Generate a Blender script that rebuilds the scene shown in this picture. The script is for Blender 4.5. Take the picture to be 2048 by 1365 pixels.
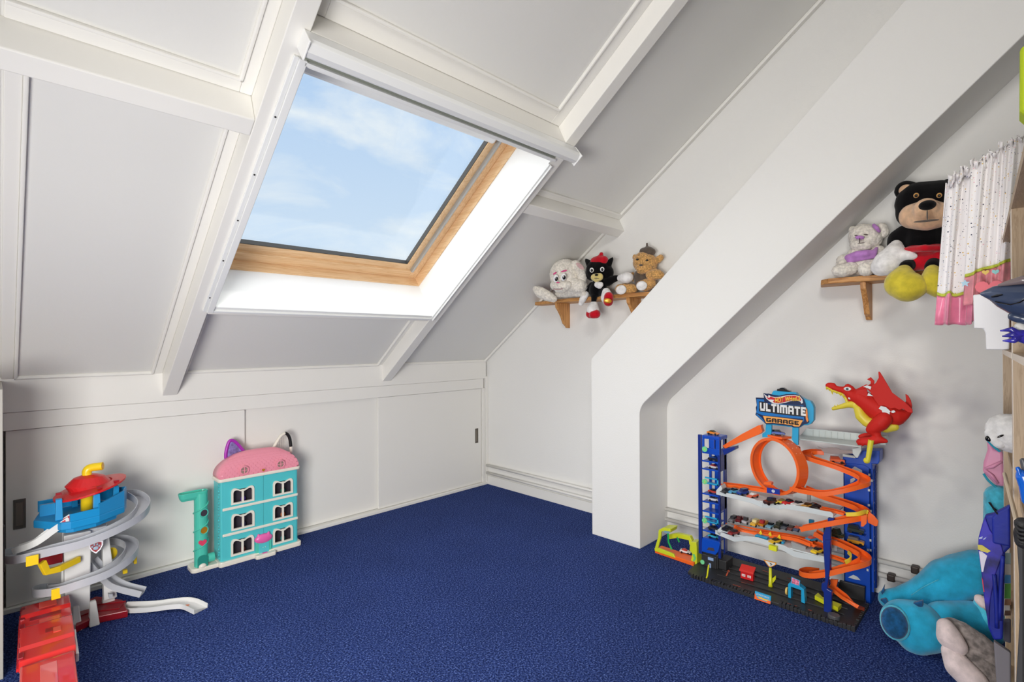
import bpy, bmesh, math, random
from mathutils import Vector as V, Matrix, noise
random.seed(7)
S = bpy.context.scene
COL = S.collection
for o in list(bpy.data.objects): bpy.data.objects.remove(o)

# ------------------------------------------------------------------ camera
YAW, PIT, ROL = math.radians(45.24944), math.radians(.218157), math.radians(-.329370)
CAM = V((-2.82803, -3.11398, 1.15)); FPX = 1021.511
FW = V((math.sin(YAW)*math.cos(PIT), math.cos(YAW)*math.cos(PIT), math.sin(PIT)))
R0 = V((math.cos(YAW), -math.sin(YAW), 0)); U0 = R0.cross(FW)
RT = R0*math.cos(ROL)+U0*math.sin(ROL); UP = -R0*math.sin(ROL)+U0*math.cos(ROL)
cd = bpy.data.cameras.new('camera'); cam = bpy.data.objects.new('camera', cd); COL.objects.link(cam)
cd.sensor_width = 36; cd.lens = FPX/2048*36; cd.clip_start = .02
cam.matrix_world = Matrix(((RT.x, UP.x, -FW.x, CAM.x), (RT.y, UP.y, -FW.y, CAM.y), (RT.z, UP.z, -FW.z, CAM.z), (0, 0, 0, 1)))
S.camera = cam

# ------------------------------------------------------------------ world, lights, exposure
S.view_settings.view_transform = 'Standard'; S.view_settings.look = 'None'
S.view_settings.gamma = 1; S.view_settings.use_curve_mapping = False
S.view_settings.exposure = 0.0
W = bpy.data.worlds.new('sky'); S.world = W; W.use_nodes = True
nt = W.node_tree; nt.nodes.clear()
def N(t, typ, **k):
    n = t.nodes.new(typ)
    for a, b in k.items():
        if a[0] == '_': n.inputs[a[1:].replace('_', ' ')].default_value = b
        else: setattr(n, a, b)
    return n
tc = N(nt, 'ShaderNodeTexCoord')
mp = N(nt, 'ShaderNodeMapping'); mp.inputs['Scale'].default_value = (1, 1, 2.2); mp.inputs['Location'].default_value = (.35, .1, .2)
nt.links.new(tc.outputs['Generated'], mp.inputs[0])
nz = N(nt, 'ShaderNodeTexNoise', _Scale=3.6, _Detail=10, _Roughness=.58); nz.inputs['Distortion'].default_value = .5
nt.links.new(mp.outputs[0], nz.inputs['Vector'])
cr = N(nt, 'ShaderNodeValToRGB'); cr.color_ramp.elements[0].position = .44; cr.color_ramp.elements[1].position = .66
cr.color_ramp.elements[0].color = (0, 0, 0, 1); cr.color_ramp.elements[1].color = (1, 1, 1, 1)
nt.links.new(nz.outputs['Fac'], cr.inputs[0])
sp = N(nt, 'ShaderNodeSeparateXYZ'); nt.links.new(tc.outputs['Generated'], sp.inputs[0])
hz = N(nt, 'ShaderNodeValToRGB')   # blue overhead, paler towards the horizon
hz.color_ramp.elements[0].position = .2; hz.color_ramp.elements[0].color = (.66, .80, .98, 1)
hz.color_ramp.elements[1].position = .8; hz.color_ramp.elements[1].color = (.30, .53, .92, 1)
nt.links.new(sp.outputs['Z'], hz.inputs[0])
mx = N(nt, 'ShaderNodeMixRGB'); mx.inputs[2].default_value = (.90, .95, 1.0, 1)
nt.links.new(cr.outputs[0], mx.inputs[0]); nt.links.new(hz.outputs[0], mx.inputs[1])
bg = N(nt, 'ShaderNodeBackground'); bg.inputs['Strength'].default_value = 1.0
nt.links.new(mx.outputs[0], bg.inputs[0])
wo = N(nt, 'ShaderNodeOutputWorld'); nt.links.new(bg.outputs[0], wo.inputs[0])

def light(name, kind, loc, direction, energy, color=(1, 1, 1), **k):
    l = bpy.data.lights.new(name, kind); l.energy = energy; l.color = color
    for a, b in k.items(): setattr(l, a, b)
    o = bpy.data.objects.new(name, l); COL.objects.link(o); o.location = loc
    o.rotation_euler = V(direction).to_track_quat('-Z', 'Y').to_euler(); return o
# soft daylight through the roof window (the open sky above the roof)
light('daylight', 'SUN', (0, 4, 6), (.40, -.60, -1), 8.0, (1, .985, .96), angle=math.radians(110))
# low direct sun grazing the window lining from the right
light('low_sun', 'SUN', (3, 1, 5), (-.46, -.038, -.227), 2.6, (1, .96, .9), angle=math.radians(.6))
# added key light, unseen left of the camera, low and tilted down
light('left_key', 'AREA', (-3.45, -2.72, .85), (1, .82, -.29), 50, (1, .98, .952), shape='RECTANGLE', size=.9, size_y=.9, spread=math.radians(145))

# added fill light, high and unseen, brightens the upper chimney breast
light('high_fill', 'AREA', (-2.9, -3.3, 2.6), (1, .36, -.12), 13, (1, .965, .925), shape='DISK', size=.5, spread=math.radians(140))

# ------------------------------------------------------------------ helpers
def lin(c):
    c = c/255
    return c/12.92 if c <= .04045 else ((c+.055)/1.055)**2.4
def rgb(t): return (lin(t[0]), lin(t[1]), lin(t[2]), 1)
MATS = {}
def mat(name, col, rough=.45, bump=0, bscale=60, sheen=0, coat=0, metal=0, var=0, vscale=8, spec=.5, trans=0, alpha=1, aniso=None):
    if name in MATS: return MATS[name]
    m = bpy.data.materials.new(name); m.use_nodes = True; t = m.node_tree; b = t.nodes['Principled BSDF']
    b.inputs['Base Color'].default_value = rgb(col); b.inputs['Roughness'].default_value = rough
    b.inputs['Metallic'].default_value = metal; b.inputs['Specular IOR Level'].default_value = spec
    b.inputs['Sheen Weight'].default_value = sheen; b.inputs['Coat Weight'].default_value = coat
    b.inputs['Transmission Weight'].default_value = trans; b.inputs['Alpha'].default_value = alpha
    tcn = N(t, 'ShaderNodeTexCoord')
    src = tcn.outputs['Object']
    if aniso:
        q = N(t, 'ShaderNodeMapping'); q.inputs['Scale'].default_value = aniso
        t.links.new(src, q.inputs[0]); src = q.outputs[0]
    if var:
        n = N(t, 'ShaderNodeTexNoise', _Scale=vscale, _Detail=4); t.links.new(src, n.inputs['Vector'])
        r = N(t, 'ShaderNodeValToRGB'); r.color_ramp.elements[0].position = .35; r.color_ramp.elements[1].position = .65
        r.color_ramp.elements[0].color = rgb([max(0, c*(1-var)) for c in col]); r.color_ramp.elements[1].color = rgb([min(255, c*(1+var*.6)) for c in col])
        t.links.new(n.outputs['Fac'], r.inputs[0]); t.links.new(r.outputs[0], b.inputs['Base Color'])
    if bump:
        n = N(t, 'ShaderNodeTexNoise', _Scale=bscale, _Detail=3); t.links.new(src, n.inputs['Vector'])
        bp_ = N(t, 'ShaderNodeBump', _Strength=bump); bp_.inputs['Distance'].default_value = .01
        t.links.new(n.outputs['Fac'], bp_.inputs['Height']); t.links.new(bp_.outputs[0], b.inputs['Normal'])
    MATS[name] = m; return m
def wood(name, light_c, dark_c, axis, scale=14, rough=.5):
    m = bpy.data.materials.new(name); m.use_nodes = True; t = m.node_tree; b = t.nodes['Principled BSDF']
    tcn = N(t, 'ShaderNodeTexCoord'); q = N(t, 'ShaderNodeMapping')
    s = [scale, scale, scale]; s[axis] = scale*.06; q.inputs['Scale'].default_value = s
    t.links.new(tcn.outputs['Object'], q.inputs[0])
    n = N(t, 'ShaderNodeTexNoise', _Scale=2.2, _Detail=5, _Roughness=.62); n.inputs['Distortion'].default_value = 1.2
    t.links.new(q.outputs[0], n.inputs['Vector'])
    w = N(t, 'ShaderNodeMath', operation='MULTIPLY'); w.inputs[1].default_value = 9; t.links.new(n.outputs['Fac'], w.inputs[0])
    s2 = N(t, 'ShaderNodeMath', operation='PINGPONG'); s2.inputs[1].default_value = 1; t.links.new(w.outputs[0], s2.inputs[0])
    r = N(t, 'ShaderNodeValToRGB'); r.color_ramp.elements[0].color = rgb(dark_c); r.color_ramp.elements[1].color = rgb(light_c)
    r.color_ramp.elements[0].position = .0; r.color_ramp.elements[1].position = .6
    t.links.new(s2.outputs[0], r.inputs[0]); t.links.new(r.outputs[0], b.inputs['Base Color']); b.inputs['Roughness'].default_value = rough
    return m

def ray(x, y): return FW+RT*((x-1024)/FPX)+UP*((682.5-y)/FPX)
def at(x, y, ax, val):
    """the point of the plane x|y|z = val seen at pixel x, y of the 2048 x 1365 photograph"""
    d = ray(x, y); i = 'xyz'.index(ax); return CAM+d*((val-CAM[i])/d[i])
def ppm(p): return FPX/(V(p)-CAM).dot(FW)          # pixels per metre at a point
def vw(x0, y0, s): return lambda X, Y: (x0+X/s, y0+Y/s)

class MB:
    def __init__(s): s.v = []; s.f = []
    def add(s, vs, fs):
        k = len(s.v); s.v += [V(p) for p in vs]; s.f += [[i+k for i in f] for f in fs]; return s
    def hexa(s, p): return s.add(p, [(0, 3, 2, 1), (4, 5, 6, 7), (0, 1, 5, 4), (1, 2, 6, 5), (2, 3, 7, 6), (3, 0, 4, 7)])
    def box(s, x0, x1, y0, y1, z0, z1):
        x0, x1 = min(x0, x1), max(x0, x1); y0, y1 = min(y0, y1), max(y0, y1); z0, z1 = min(z0, z1), max(z0, z1)
        return s.hexa([(x0, y0, z0), (x1, y0, z0), (x1, y1, z0), (x0, y1, z0), (x0, y0, z1), (x1, y0, z1), (x1, y1, z1), (x0, y1, z1)])
    def cbox(s, c, a, b, h):      # centre, half vectors
        c, a, b, h = V(c), V(a), V(b), V(h)
        return s.hexa([c-a-b-h, c+a-b-h, c+a+b-h, c-a+b-h, c-a-b+h, c+a-b+h, c+a+b+h, c-a+b+h])
    def prism(s, poly, ext):
        n = len(poly); ext = V(ext); p = [V(q) for q in poly]
        return s.add(p+[q+ext for q in p], [list(range(n))[::-1], list(range(n, 2*n))]+[(i, (i+1) % n, n+(i+1) % n, n+i) for i in range(n)])
    def tube(s, path, r, n=10, caps=True):
        path = [V(p) for p in path]; m = len(path); rr = r if isinstance(r, (list, tuple)) else [r]*m; vs = []; prev = None
        for i, p in enumerate(path):
            t = (path[min(i+1, m-1)]-path[max(i-1, 0)]).normalized()
            if prev is None: a = t.orthogonal().normalized()
            else: a = (prev-t*prev.dot(t)).normalized()
            prev = a; b = t.cross(a)
            vs += [p+(a*math.cos(2*math.pi*k/n)+b*math.sin(2*math.pi*k/n))*rr[i] for k in range(n)]
        fs = [(i*n+k, i*n+(k+1) % n, (i+1)*n+(k+1) % n, (i+1)*n+k) for i in range(m-1) for k in range(n)]
        if caps: fs += [list(range(n))[::-1], list(range((m-1)*n, m*n))]
        return s.add(vs, fs)
    def sweep(s, prof, path, up=(0, 0, 1), caps=True, closed=False):
        """profile (lateral, up) swept along a path"""
        path = [V(p) for p in path]; m = len(path); n = len(prof); vs = []
        for i, p in enumerate(path):
            if closed: t = (path[(i+1) % m]-path[i-1]).normalized()
            else: t = (path[min(i+1, m-1)]-path[max(i-1, 0)]).normalized()
            u = V(up(i, p)) if callable(up) else V(up)
            l = t.cross(u).normalized(); u = l.cross(t)
            vs += [p+l*a+u*b for a, b in prof]
        fs = [(i*n+k, i*n+(k+1) % n, ((i+1) % m)*n+(k+1) % n, ((i+1) % m)*n+k) for i in range(m if closed else m-1) for k in range(n)]
        if caps and not closed: fs += [list(range(n))[::-1], list(range((m-1)*n, m*n))]
        return s.add(vs, fs)
    def ell(s, c, r, rot=None, n=16, m=10):
        c = V(c); r = (r, r, r) if not isinstance(r, (tuple, list, V)) else r; vs = []
        for j in range(1, m):
            a = math.pi*j/m
            for i in range(n):
                b = 2*math.pi*i/n; p = V((r[0]*math.sin(a)*math.cos(b), r[1]*math.sin(a)*math.sin(b), r[2]*math.cos(a)))
                vs.append(c+(rot @ p if rot else p))
        t = V((0, 0, r[2])); vs += [c+(rot @ t if rot else t), c-(rot @ t if rot else t)]; T = len(vs)-2
        fs = [(j*n+i, (j+1)*n+i, (j+1)*n+(i+1) % n, j*n+(i+1) % n) for j in range(m-2) for i in range(n)]
        fs += [(T, i, (i+1) % n) for i in range(n)]+[(T+1, (m-2)*n+(i+1) % n, (m-2)*n+i) for i in range(n)]
        return s.add(vs, fs)
    def cyl(s, a, b, r, n=16, r2=None): return s.tube([a, b], [r, r if r2 is None else r2], n)
    def chain(s, pts, step=.45):   # spheres strung along points (centre, radius)
        for i in range(len(pts)-1):
            (p, r), (q, t) = pts[i], pts[i+1]; p, q = V(p), V(q)
            k = max(1, int((q-p).length/(min(r, t)*step)+.99))
            for j in range(k): s.ell(p.lerp(q, j/k), r+(t-r)*j/k, n=12, m=8)
        s.ell(pts[-1][0], pts[-1][1], n=12, m=8); return s
    def build(s, name, m, parent=None, smooth=False, bevel=0, remesh=0, fuzz=0, sub=0, seg=2, fsize=.02):
        org = ORG.get(parent.name, V()) if parent else V()
        me = bpy.data.meshes.new(name); me.from_pydata([p-org for p in s.v], [], s.f); me.update()
        b = bmesh.new(); b.from_mesh(me)
        if remesh == 0: bmesh.ops.recalc_face_normals(b, faces=b.faces)
        b.to_mesh(me); b.free()
        me.materials.append(m); o = bpy.data.objects.new(name, me); COL.objects.link(o)
        if parent: o.parent = parent; ORG[o.name] = org
        for p in me.polygons: p.use_smooth = bool(smooth or remesh)
        if bevel:
            q = o.modifiers.new('bevel', 'BEVEL'); q.width = bevel; q.segments = seg; q.limit_method = 'ANGLE'; q.angle_limit = math.radians(40)
        if remesh:
            q = o.modifiers.new('remesh', 'REMESH'); q.mode = 'VOXEL'; q.voxel_size = remesh; q.use_smooth_shade = True
            q = o.modifiers.new('smooth', 'SMOOTH'); q.factor = .6; q.iterations = 5
        if sub: q = o.modifiers.new('sub', 'SUBSURF'); q.levels = sub; q.render_levels = sub
        if fuzz:
            tx = bpy.data.textures.new('fuzz', 'CLOUDS'); tx.noise_scale = fsize; tx.noise_depth = 2
            q = o.modifiers.new('fuzz', 'DISPLACE'); q.texture = tx; q.strength = fuzz; q.mid_level = .5; q.texture_coords = 'GLOBAL'
        return o
ORG = {}
def tag(o, label, cat, group=None):
    o['label'] = label; o['category'] = cat
    if group: o['group'] = group
    return o
def thing(name, label, cat, loc, group=None, rot=0):
    o = bpy.data.objects.new(name, None); COL.objects.link(o); o.location = loc; o.rotation_euler = (0, 0, rot)
    o.empty_display_size = .05
    ORG[o.name] = V(loc); return tag(o, label, cat, group)
def struct(o): o['kind'] = 'structure'; return o
def txt(body, name, m, parent, origin, right, up, width=None, size=None, depth=.001, shear=0, spacing=1, fat=0):
    """flat lettering as a mesh: the text box starts at origin, runs along right and stands along up"""
    c = bpy.data.curves.new(name, 'FONT'); c.body = body; c.extrude = 0; c.shear = shear; c.space_character = spacing; c.resolution_u = 3; c.offset = fat
    o = bpy.data.objects.new(name, c); COL.objects.link(o)
    dg = bpy.context.evaluated_depsgraph_get(); me = bpy.data.meshes.new_from_object(o.evaluated_get(dg)); bpy.data.objects.remove(o)
    xs = [v.co.x for v in me.vertices]; ys = [v.co.y for v in me.vertices]
    w, h = max(xs)-min(xs), max(ys)-min(ys); right, up = V(right).normalized(), V(up).normalized(); out = right.cross(up)
    kx = width/w if width else size/h; ky = size/h if size else kx
    org = ORG.get(parent.name, V()) if parent else V()
    for v in me.vertices: v.co = V(origin)-org+right*((v.co.x-min(xs))*kx)+up*((v.co.y-min(ys))*ky)
    b = bmesh.new(); b.from_mesh(me); r = bmesh.ops.extrude_face_region(b, geom=b.faces[:])
    for g in r['geom']:
        if isinstance(g, bmesh.types.BMVert): g.co += out*depth
    bmesh.ops.recalc_face_normals(b, faces=b.faces); b.to_mesh(me); b.free()
    me.materials.clear(); me.materials.append(m); o = bpy.data.objects.new(name, me); COL.objects.link(o)
    if parent: o.parent = parent
    return o
def spline(pts, k=8):       # Catmull-Rom through points
    pts = [V(p) for p in pts]; P = [pts[0]*2-pts[1]]+pts+[pts[-1]*2-pts[-2]]; out = []
    for i in range(1, len(P)-2):
        a, b, c, d = P[i-1], P[i], P[i+1], P[i+2]
        for j in range(k):
            t = j/k; out.append(.5*((2*b)+(c-a)*t+(2*a-5*b+4*c-d)*t*t+(3*b-a-3*c+d)*t**3))
    return out+[pts[-1]]
# ------------------------------------------------------------------ surfaces
M_wall = mat('white_wall', (234, 233, 229), .85, bump=.08, bscale=140)
M_paint = mat('white_gloss_paint', (236, 234, 228), .38, bump=.03, bscale=40)
M_panel = mat('ceiling_panel_paint', (230, 229, 224), .5, bump=.04, bscale=60)
M_lining = mat('white_lining', (240, 240, 238), .35)
M_alu = mat('white_aluminium', (235, 236, 234), .3, coat=.2)
M_grey = mat('grey_aluminium', (176, 178, 178), .35, metal=.5)
M_fab = mat('grey_green_blind_fabric', (128, 132, 122), .8)
M_dark = mat('dark_gap', (40, 38, 36), .7)
M_steel = mat('brown_grey_steel', (104, 98, 90), .4, metal=.25)
M_pineX = wood('pine_along_x', (230, 194, 150), (216, 174, 126), 0)
M_pineY = wood('pine_along_slope', (230, 194, 150), (216, 174, 126), 1)
M_pinesh = wood('oiled_pine', (206, 150, 88), (158, 102, 50), 1, 18)
M_glass = bpy.data.materials.new('window_glass'); M_glass.use_nodes = True
_t = M_glass.node_tree; _t.nodes.clear()
_g = N(_t, 'ShaderNodeBsdfTransparent'); _g.inputs[0].default_value = (.97, .985, .98, 1)
_h = N(_t, 'ShaderNodeBsdfGlossy'); _h.inputs['Roughness'].default_value = .02
_m = N(_t, 'ShaderNodeMixShader'); _o = N(_t, 'ShaderNodeOutputMaterial')
_m.inputs[0].default_value = .02; _t.links.new(_g.outputs[0], _m.inputs[1]); _t.links.new(_h.outputs[0], _m.inputs[2]); _t.links.new(_m.outputs[0], _o.inputs[0])

# carpet: short blue cut pile
M_carpet = bpy.data.materials.new('blue_carpet'); M_carpet.use_nodes = True
t = M_carpet.node_tree; b = t.nodes['Principled BSDF']; tcn = N(t, 'ShaderNodeTexCoord')
n1 = N(t, 'ShaderNodeTexNoise', _Scale=150, _Detail=4, _Roughness=.7); n2 = N(t, 'ShaderNodeTexNoise', _Scale=3.5, _Detail=3)
vo = N(t, 'ShaderNodeTexVoronoi', _Scale=230)
for q in (n1, n2, vo): t.links.new(tcn.outputs['Object'], q.inputs['Vector'])
r1 = N(t, 'ShaderNodeValToRGB'); e = r1.color_ramp.elements
e[0].position = .40; e[0].color = rgb((22, 36, 82)); e[1].position = .66; e[1].color = rgb((112, 134, 196))
e2 = e.new(.52); e2.color = rgb((48, 68, 132))
t.links.new(n1.outputs['Fac'], r1.inputs[0])
hs = N(t, 'ShaderNodeHueSaturation'); mr = N(t, 'ShaderNodeMapRange'); mr.inputs[3].default_value = .82; mr.inputs[4].default_value = 1.18
t.links.new(n2.outputs['Fac'], mr.inputs[0]); t.links.new(mr.outputs[0], hs.inputs['Value']); t.links.new(r1.outputs[0], hs.inputs['Color'])
t.links.new(hs.outputs[0], b.inputs['Base Color']); b.inputs['Roughness'].default_value = .95; b.inputs['Specular IOR Level'].default_value = .1
ad = N(t, 'ShaderNodeMath', operation='ADD'); t.links.new(n1.outputs['Fac'], ad.inputs[0]); t.links.new(vo.outputs['Distance'], ad.inputs[1])
bm_ = N(t, 'ShaderNodeBump', _Strength=.9); bm_.inputs['Distance'].default_value = .006
t.links.new(ad.outputs[0], bm_.inputs['Height']); t.links.new(bm_.outputs[0], b.inputs['Normal'])

# ------------------------------------------------------------------ room shell
SL = math.radians(36.42491); ZK = .994578; cS, sS = math.cos(SL), math.sin(SL)
def P(x, u, w): return V((x, -u*cS-w*sS, ZK+u*sS-w*cS))       # along / up the roof slope / into the room
def sbox(m, x0, x1, u0, u1, w0, w1):
    return m.hexa([P(x0, u0, w0), P(x1, u0, w0), P(x1, u1, w0), P(x0, u1, w0), P(x0, u0, w1), P(x1, u0, w1), P(x1, u1, w1), P(x0, u1, w1)])
struct(MB().box(-4.6, .12, -5.1, .3, -.06, 0).build('floor', M_carpet))
# soft grey-violet blotches in the gable wall colour, right of the toy garage
M_gable = mat('blotchy_white_wall', (234, 233, 229), .85, bump=.08, bscale=140)
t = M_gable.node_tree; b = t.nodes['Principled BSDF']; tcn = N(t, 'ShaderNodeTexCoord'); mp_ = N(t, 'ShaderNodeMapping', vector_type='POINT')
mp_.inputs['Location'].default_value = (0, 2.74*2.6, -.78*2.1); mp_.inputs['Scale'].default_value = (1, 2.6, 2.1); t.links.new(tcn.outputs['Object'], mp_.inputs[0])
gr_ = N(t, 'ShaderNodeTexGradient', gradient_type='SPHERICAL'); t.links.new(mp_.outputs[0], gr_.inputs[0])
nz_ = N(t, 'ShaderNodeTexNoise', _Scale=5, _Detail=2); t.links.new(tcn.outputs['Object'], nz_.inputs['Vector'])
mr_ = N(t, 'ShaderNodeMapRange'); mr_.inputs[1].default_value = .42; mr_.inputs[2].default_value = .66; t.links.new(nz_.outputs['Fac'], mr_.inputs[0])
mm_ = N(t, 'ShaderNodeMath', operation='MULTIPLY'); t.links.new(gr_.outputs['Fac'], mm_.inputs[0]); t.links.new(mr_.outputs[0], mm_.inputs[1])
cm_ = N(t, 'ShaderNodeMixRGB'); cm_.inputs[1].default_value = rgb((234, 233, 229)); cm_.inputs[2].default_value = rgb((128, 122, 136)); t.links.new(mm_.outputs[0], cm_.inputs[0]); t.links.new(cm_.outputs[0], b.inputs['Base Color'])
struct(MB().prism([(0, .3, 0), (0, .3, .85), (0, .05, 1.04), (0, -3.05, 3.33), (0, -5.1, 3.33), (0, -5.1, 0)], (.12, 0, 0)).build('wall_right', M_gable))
struct(MB().box(-4.7, .12, -5.1, -5.0, 0, 3.7).build('wall_back', M_wall))
struct(MB().box(-4.7, -4.6, -5.1, .3, 0, 3.7).build('wall_far_left', M_wall))
kn = struct(MB().box(-4.6, 0, .05, .3, 0, 1.1).build('wall_left', M_paint))
UR = 3.84                                              # ridge
ce = MB()
sbox(ce, -4.6, -2.16, -.3, UR, -.24, 0); sbox(ce, -.972, .02, -.3, UR, -.24, 0)
sbox(ce, -2.16, -.972, -.3, .675, -.24, 0); sbox(ce, -2.16, -.972, 1.87, UR, -.24, 0)
ce.box(-4.6, 0, -5.0, -3.0, 3.28, 3.4)
ce = struct(ce.build('ceiling', M_panel))
RL, RR = (-2.237, -2.172), (-.975, -.908)
for x0, x1 in (RL, RR): sbox(MB(), x0, x1, -.12, UR, 0, .1).build('rafter', M_paint, ce, bevel=.003)
MB().hexa([P(-4, 1.57, 0), P(-2.237, 1.57, 0), P(-2.237, 1.648, 0), P(-4, 1.648, 0), P(-4, 1.558, .1), P(-2.237, 1.558, .1), P(-2.237, 1.621, .1), P(-4, 1.621, .1)]).build('purlin', M_paint, ce, bevel=.004)
MB().hexa([P(-.908, 1.53, 0), P(0, 1.53, 0), P(0, 1.602, 0), P(-.908, 1.602, 0), P(-.908, 1.525, .09), P(0, 1.525, .09), P(0, 1.586, .09), P(-.908, 1.586, .09)]).build('purlin', M_paint, ce, bevel=.004)
sbox(MB(), -2.172, -.975, .622, .682, 0, .098).build('trimmer', M_paint, ce, bevel=.003)
MB().hexa([P(-2.172, 1.875, 0), P(-.975, 1.875, 0), P(-.975, 1.976, 0), P(-2.172, 1.976, 0), P(-2.172, 1.875, .1), P(-.975, 1.875, .1), P(-.975, 1.957, .1), P(-2.172, 1.957, .1)]).build('trimmer', M_paint, ce, bevel=.003)
def batten(x0, x1, u0, u1):
    m = MB(); sbox(m, x0, x1, u0, u1, 0, .009); m.build('batten', M_paint, ce, bevel=.003)
def bead(x0, x1, u0, u1): sbox(MB(), x0, x1, u0, u1, 0, .017).build('bead', M_paint, ce, bevel=.004)
def bay(x0, x1, u0, u1, L=1, Rr=1, B=1, T=1, w=.04, q=.012):
    if L: batten(x0, x0+w, u0, u1); bead(x0+w, x0+w+q, u0+(w if B else 0), u1-(w if T else 0))
    if Rr: batten(x1-w, x1, u0, u1); bead(x1-w-q, x1-w, u0+(w if B else 0), u1-(w if T else 0))
    a, c = x0+(w if L else 0), x1-(w if Rr else 0)
    if B: batten(a, c, u0, u0+w); bead(a, c, u0+w, u0+w+q)
    if T: batten(a, c, u1-w, u1); bead(a, c, u1-w-q, u1-w)
bay(-2.815, RL[0], -.005, 1.545, T=0, w=.038); bay(-2.815, RL[0], 1.648, UR, L=0, T=0, w=.038)
bay(RL[1], RR[0], -.005, .622, T=0, w=.03); bay(RL[1], RR[0], 1.976, UR, T=0, w=.06)
bay(RR[1], 0, -.005, 1.525, L=0, T=0, w=.024); bay(RR[1], 0, 1.602, UR, L=0, T=0, w=.03)
sbox(MB(), -4.0, -2.83, -.1, UR, 0, .02).build('batten', M_paint, ce)

# knee wall: fascia, header, sliding doors, track, jambs
fa = MB(); fa.hexa([(-4.6, -.03, .862), (-.02, -.03, .862), (-.02, .06, .862), (-4.6, .06, .862), (-4.6, -.03, 1.013), (-.02, -.03, 1.013), (-.02, .06, 1.03), (-4.6, .06, 1.03)])
struct(fa.build('trim_1', M_paint, bevel=.002))
struct(MB().box(-2.81, -.045, -.026, .04, .784, .8612).build('trim_2', M_paint, bevel=.0015))
struct(MB().box(-2.85, 0, -.036, .05, 0, .021).build('trim_3', M_paint, bevel=.003))
tj = MB(); tj.box(-.0575, -.03, -.028, .04, .021, .784); tj.box(-.028, 0, -.034, .05, 0, .88); struct(tj.build('trim_4', M_paint, bevel=.002))
def door(i, x0, x1, y):
    return struct(MB().box(x0, x1, y, y+.018, .023, .782).build('door_%d' % i, M_paint, bevel=.0015))
d1 = door(1, -2.802, -1.845, -.016); d2 = door(2, -1.87, -.98, .006); d3 = door(3, -1.0, -.062, -.016)
def cup(door_, x0, x1, z0, z1, y):
    m = MB(); w = .008
    for a in ((x0, x0+w, z0, z1), (x1-w, x1, z0, z1), (x0+w, x1-w, z0, z0+w*1.8), (x0+w, x1-w, z1-w*1.8, z1)): m.box(a[0], a[1], y-.003, y, a[2], a[3])
    h = m.build('handle', M_steel, door_, bevel=.001); ORG[h.name] = V()
    MB().box(x0+w, x1-w, y-.0008, y, z0+w, z1-w).build('recess', mat('dark_steel', (128, 120, 108), .35, metal=.35), h)
cup(d1, -2.779, -2.739, .352, .481, -.016); cup(d3, -.129, -.098, .347, .464, -.016)
pn = MB().box(-2.92, -2.8135, -.62, .05, 0, 1.0)
pn = struct(pn.build('wall_partition', mat('greige_jamb_paint', (176, 172, 164), .6), bevel=.002))
MB().box(-2.8135, -2.809, -.60, -.57, .36, .52).build('handle', M_dark, pn, bevel=.002)

# chimney breast: upright, then leaning along the roof
def yz(y, z, x=-.315): return V((x, y, z))
lo_ = [(-1.614, 0)]; k0 = V((-1.616, .789)); a_, b_ = V((0, -1)), V((-1.518, 1.421)).normalized()
r_ = .05
p0, p1 = k0+a_*r_, k0+b_*r_
arc = []
for i in range(9):
    s = i/8; arc.append((p0*(1-s)**2+k0*2*s*(1-s)+p1*s**2))
poly = [(-1.29, 0), (-1.29, 1.052), (-3.64, 1.052+.947*2.35), (-3.64-.30, 1.052+.947*2.35), (-4.0, 2.21+.936*.865)]
poly = [yz(*q) for q in poly]+[yz(q.x, q.y) for q in arc[::-1]]+[yz(-1.614, 0)]
cb = MB().prism(poly, (.315, 0, 0)).build('wall_chimney', M_wall, bevel=.004)
struct(cb)

# heating pipes along the gable wall
M_pipe = mat('white_pipe_paint', (226, 224, 219), .4)
M_clip = mat('brown_pipe_clip', (62, 50, 44), .5)
for nm, z, k in (('upper', .156, 0), ('lower', .095, 1)):
    o = MB().cyl((-.022, -.034, z), (-.022, -1.289, z), .0105, 12).build('heating_pipe', M_pipe, smooth=True)
    tag(o, '%s of the two thin white heating pipes left of the chimney breast' % nm, 'pipe')
    o = thing('heating_pipe', '%s of the two thin white heating pipes behind the toy garage' % nm, 'pipe', (-.026, -1.617, z))
    MB().cyl((-.026, -1.615, z), (-.026, -2.78 if k == 0 else -2.70, z), .0105, 12).build('pipe', M_pipe, o, smooth=True)
    yb = -2.775 if k == 0 else -2.69
    MB().box(-.040, -.002, yb-.03, yb, z-.016, z+.016).build('pipe_clip', M_clip, o, bevel=.006)
    MB().cyl((-.026, yb-.03, z), (-.026, -3.1, z), .0105, 12).build('pipe', M_pipe, o, smooth=True)
struct(MB().box(-.012, 0, -1.29, -.036, 0, .07).build('baseboard_right', M_paint, bevel=.002))

# ------------------------------------------------------------------ roof window
WX0, WX1, WU0, WU1 = -2.15, -.982, .684, 1.862
li = MB()
sbox(li, WX0-.012, WX0, WU0-.012, WU1+.012, -.2, .1); sbox(li, WX1, WX1+.012, WU0-.012, WU1+.012, -.2, .1)
sbox(li, WX0, WX1, WU0-.012, WU0, -.2, .1); sbox(li, WX0, WX1, WU1, WU1+.012, -.2, .1)
wi = struct(li.build('window_1', M_lining))
def ring(m, x0, x1, u0, u1, t, w0, w1):
    sbox(m, x0, x0+t, u0, u1, w0, w1); sbox(m, x1-t, x1, u0, u1, w0, w1)
def ringh(m, x0, x1, u0, u1, t, w0, w1):
    sbox(m, x0+t, x1-t, u0, u0+t, w0, w1); sbox(m, x0+t, x1-t, u1-t, u1, w0, w1)
m = MB(); ring(m, WX0, WX1, WU0, WU1, .006, -.2, -.13); m.build('frame', M_pineY, wi)
m = MB(); ringh(m, WX0, WX1, WU0, WU1, .006, -.2, -.13); m.build('frame', M_pineX, wi)
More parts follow.
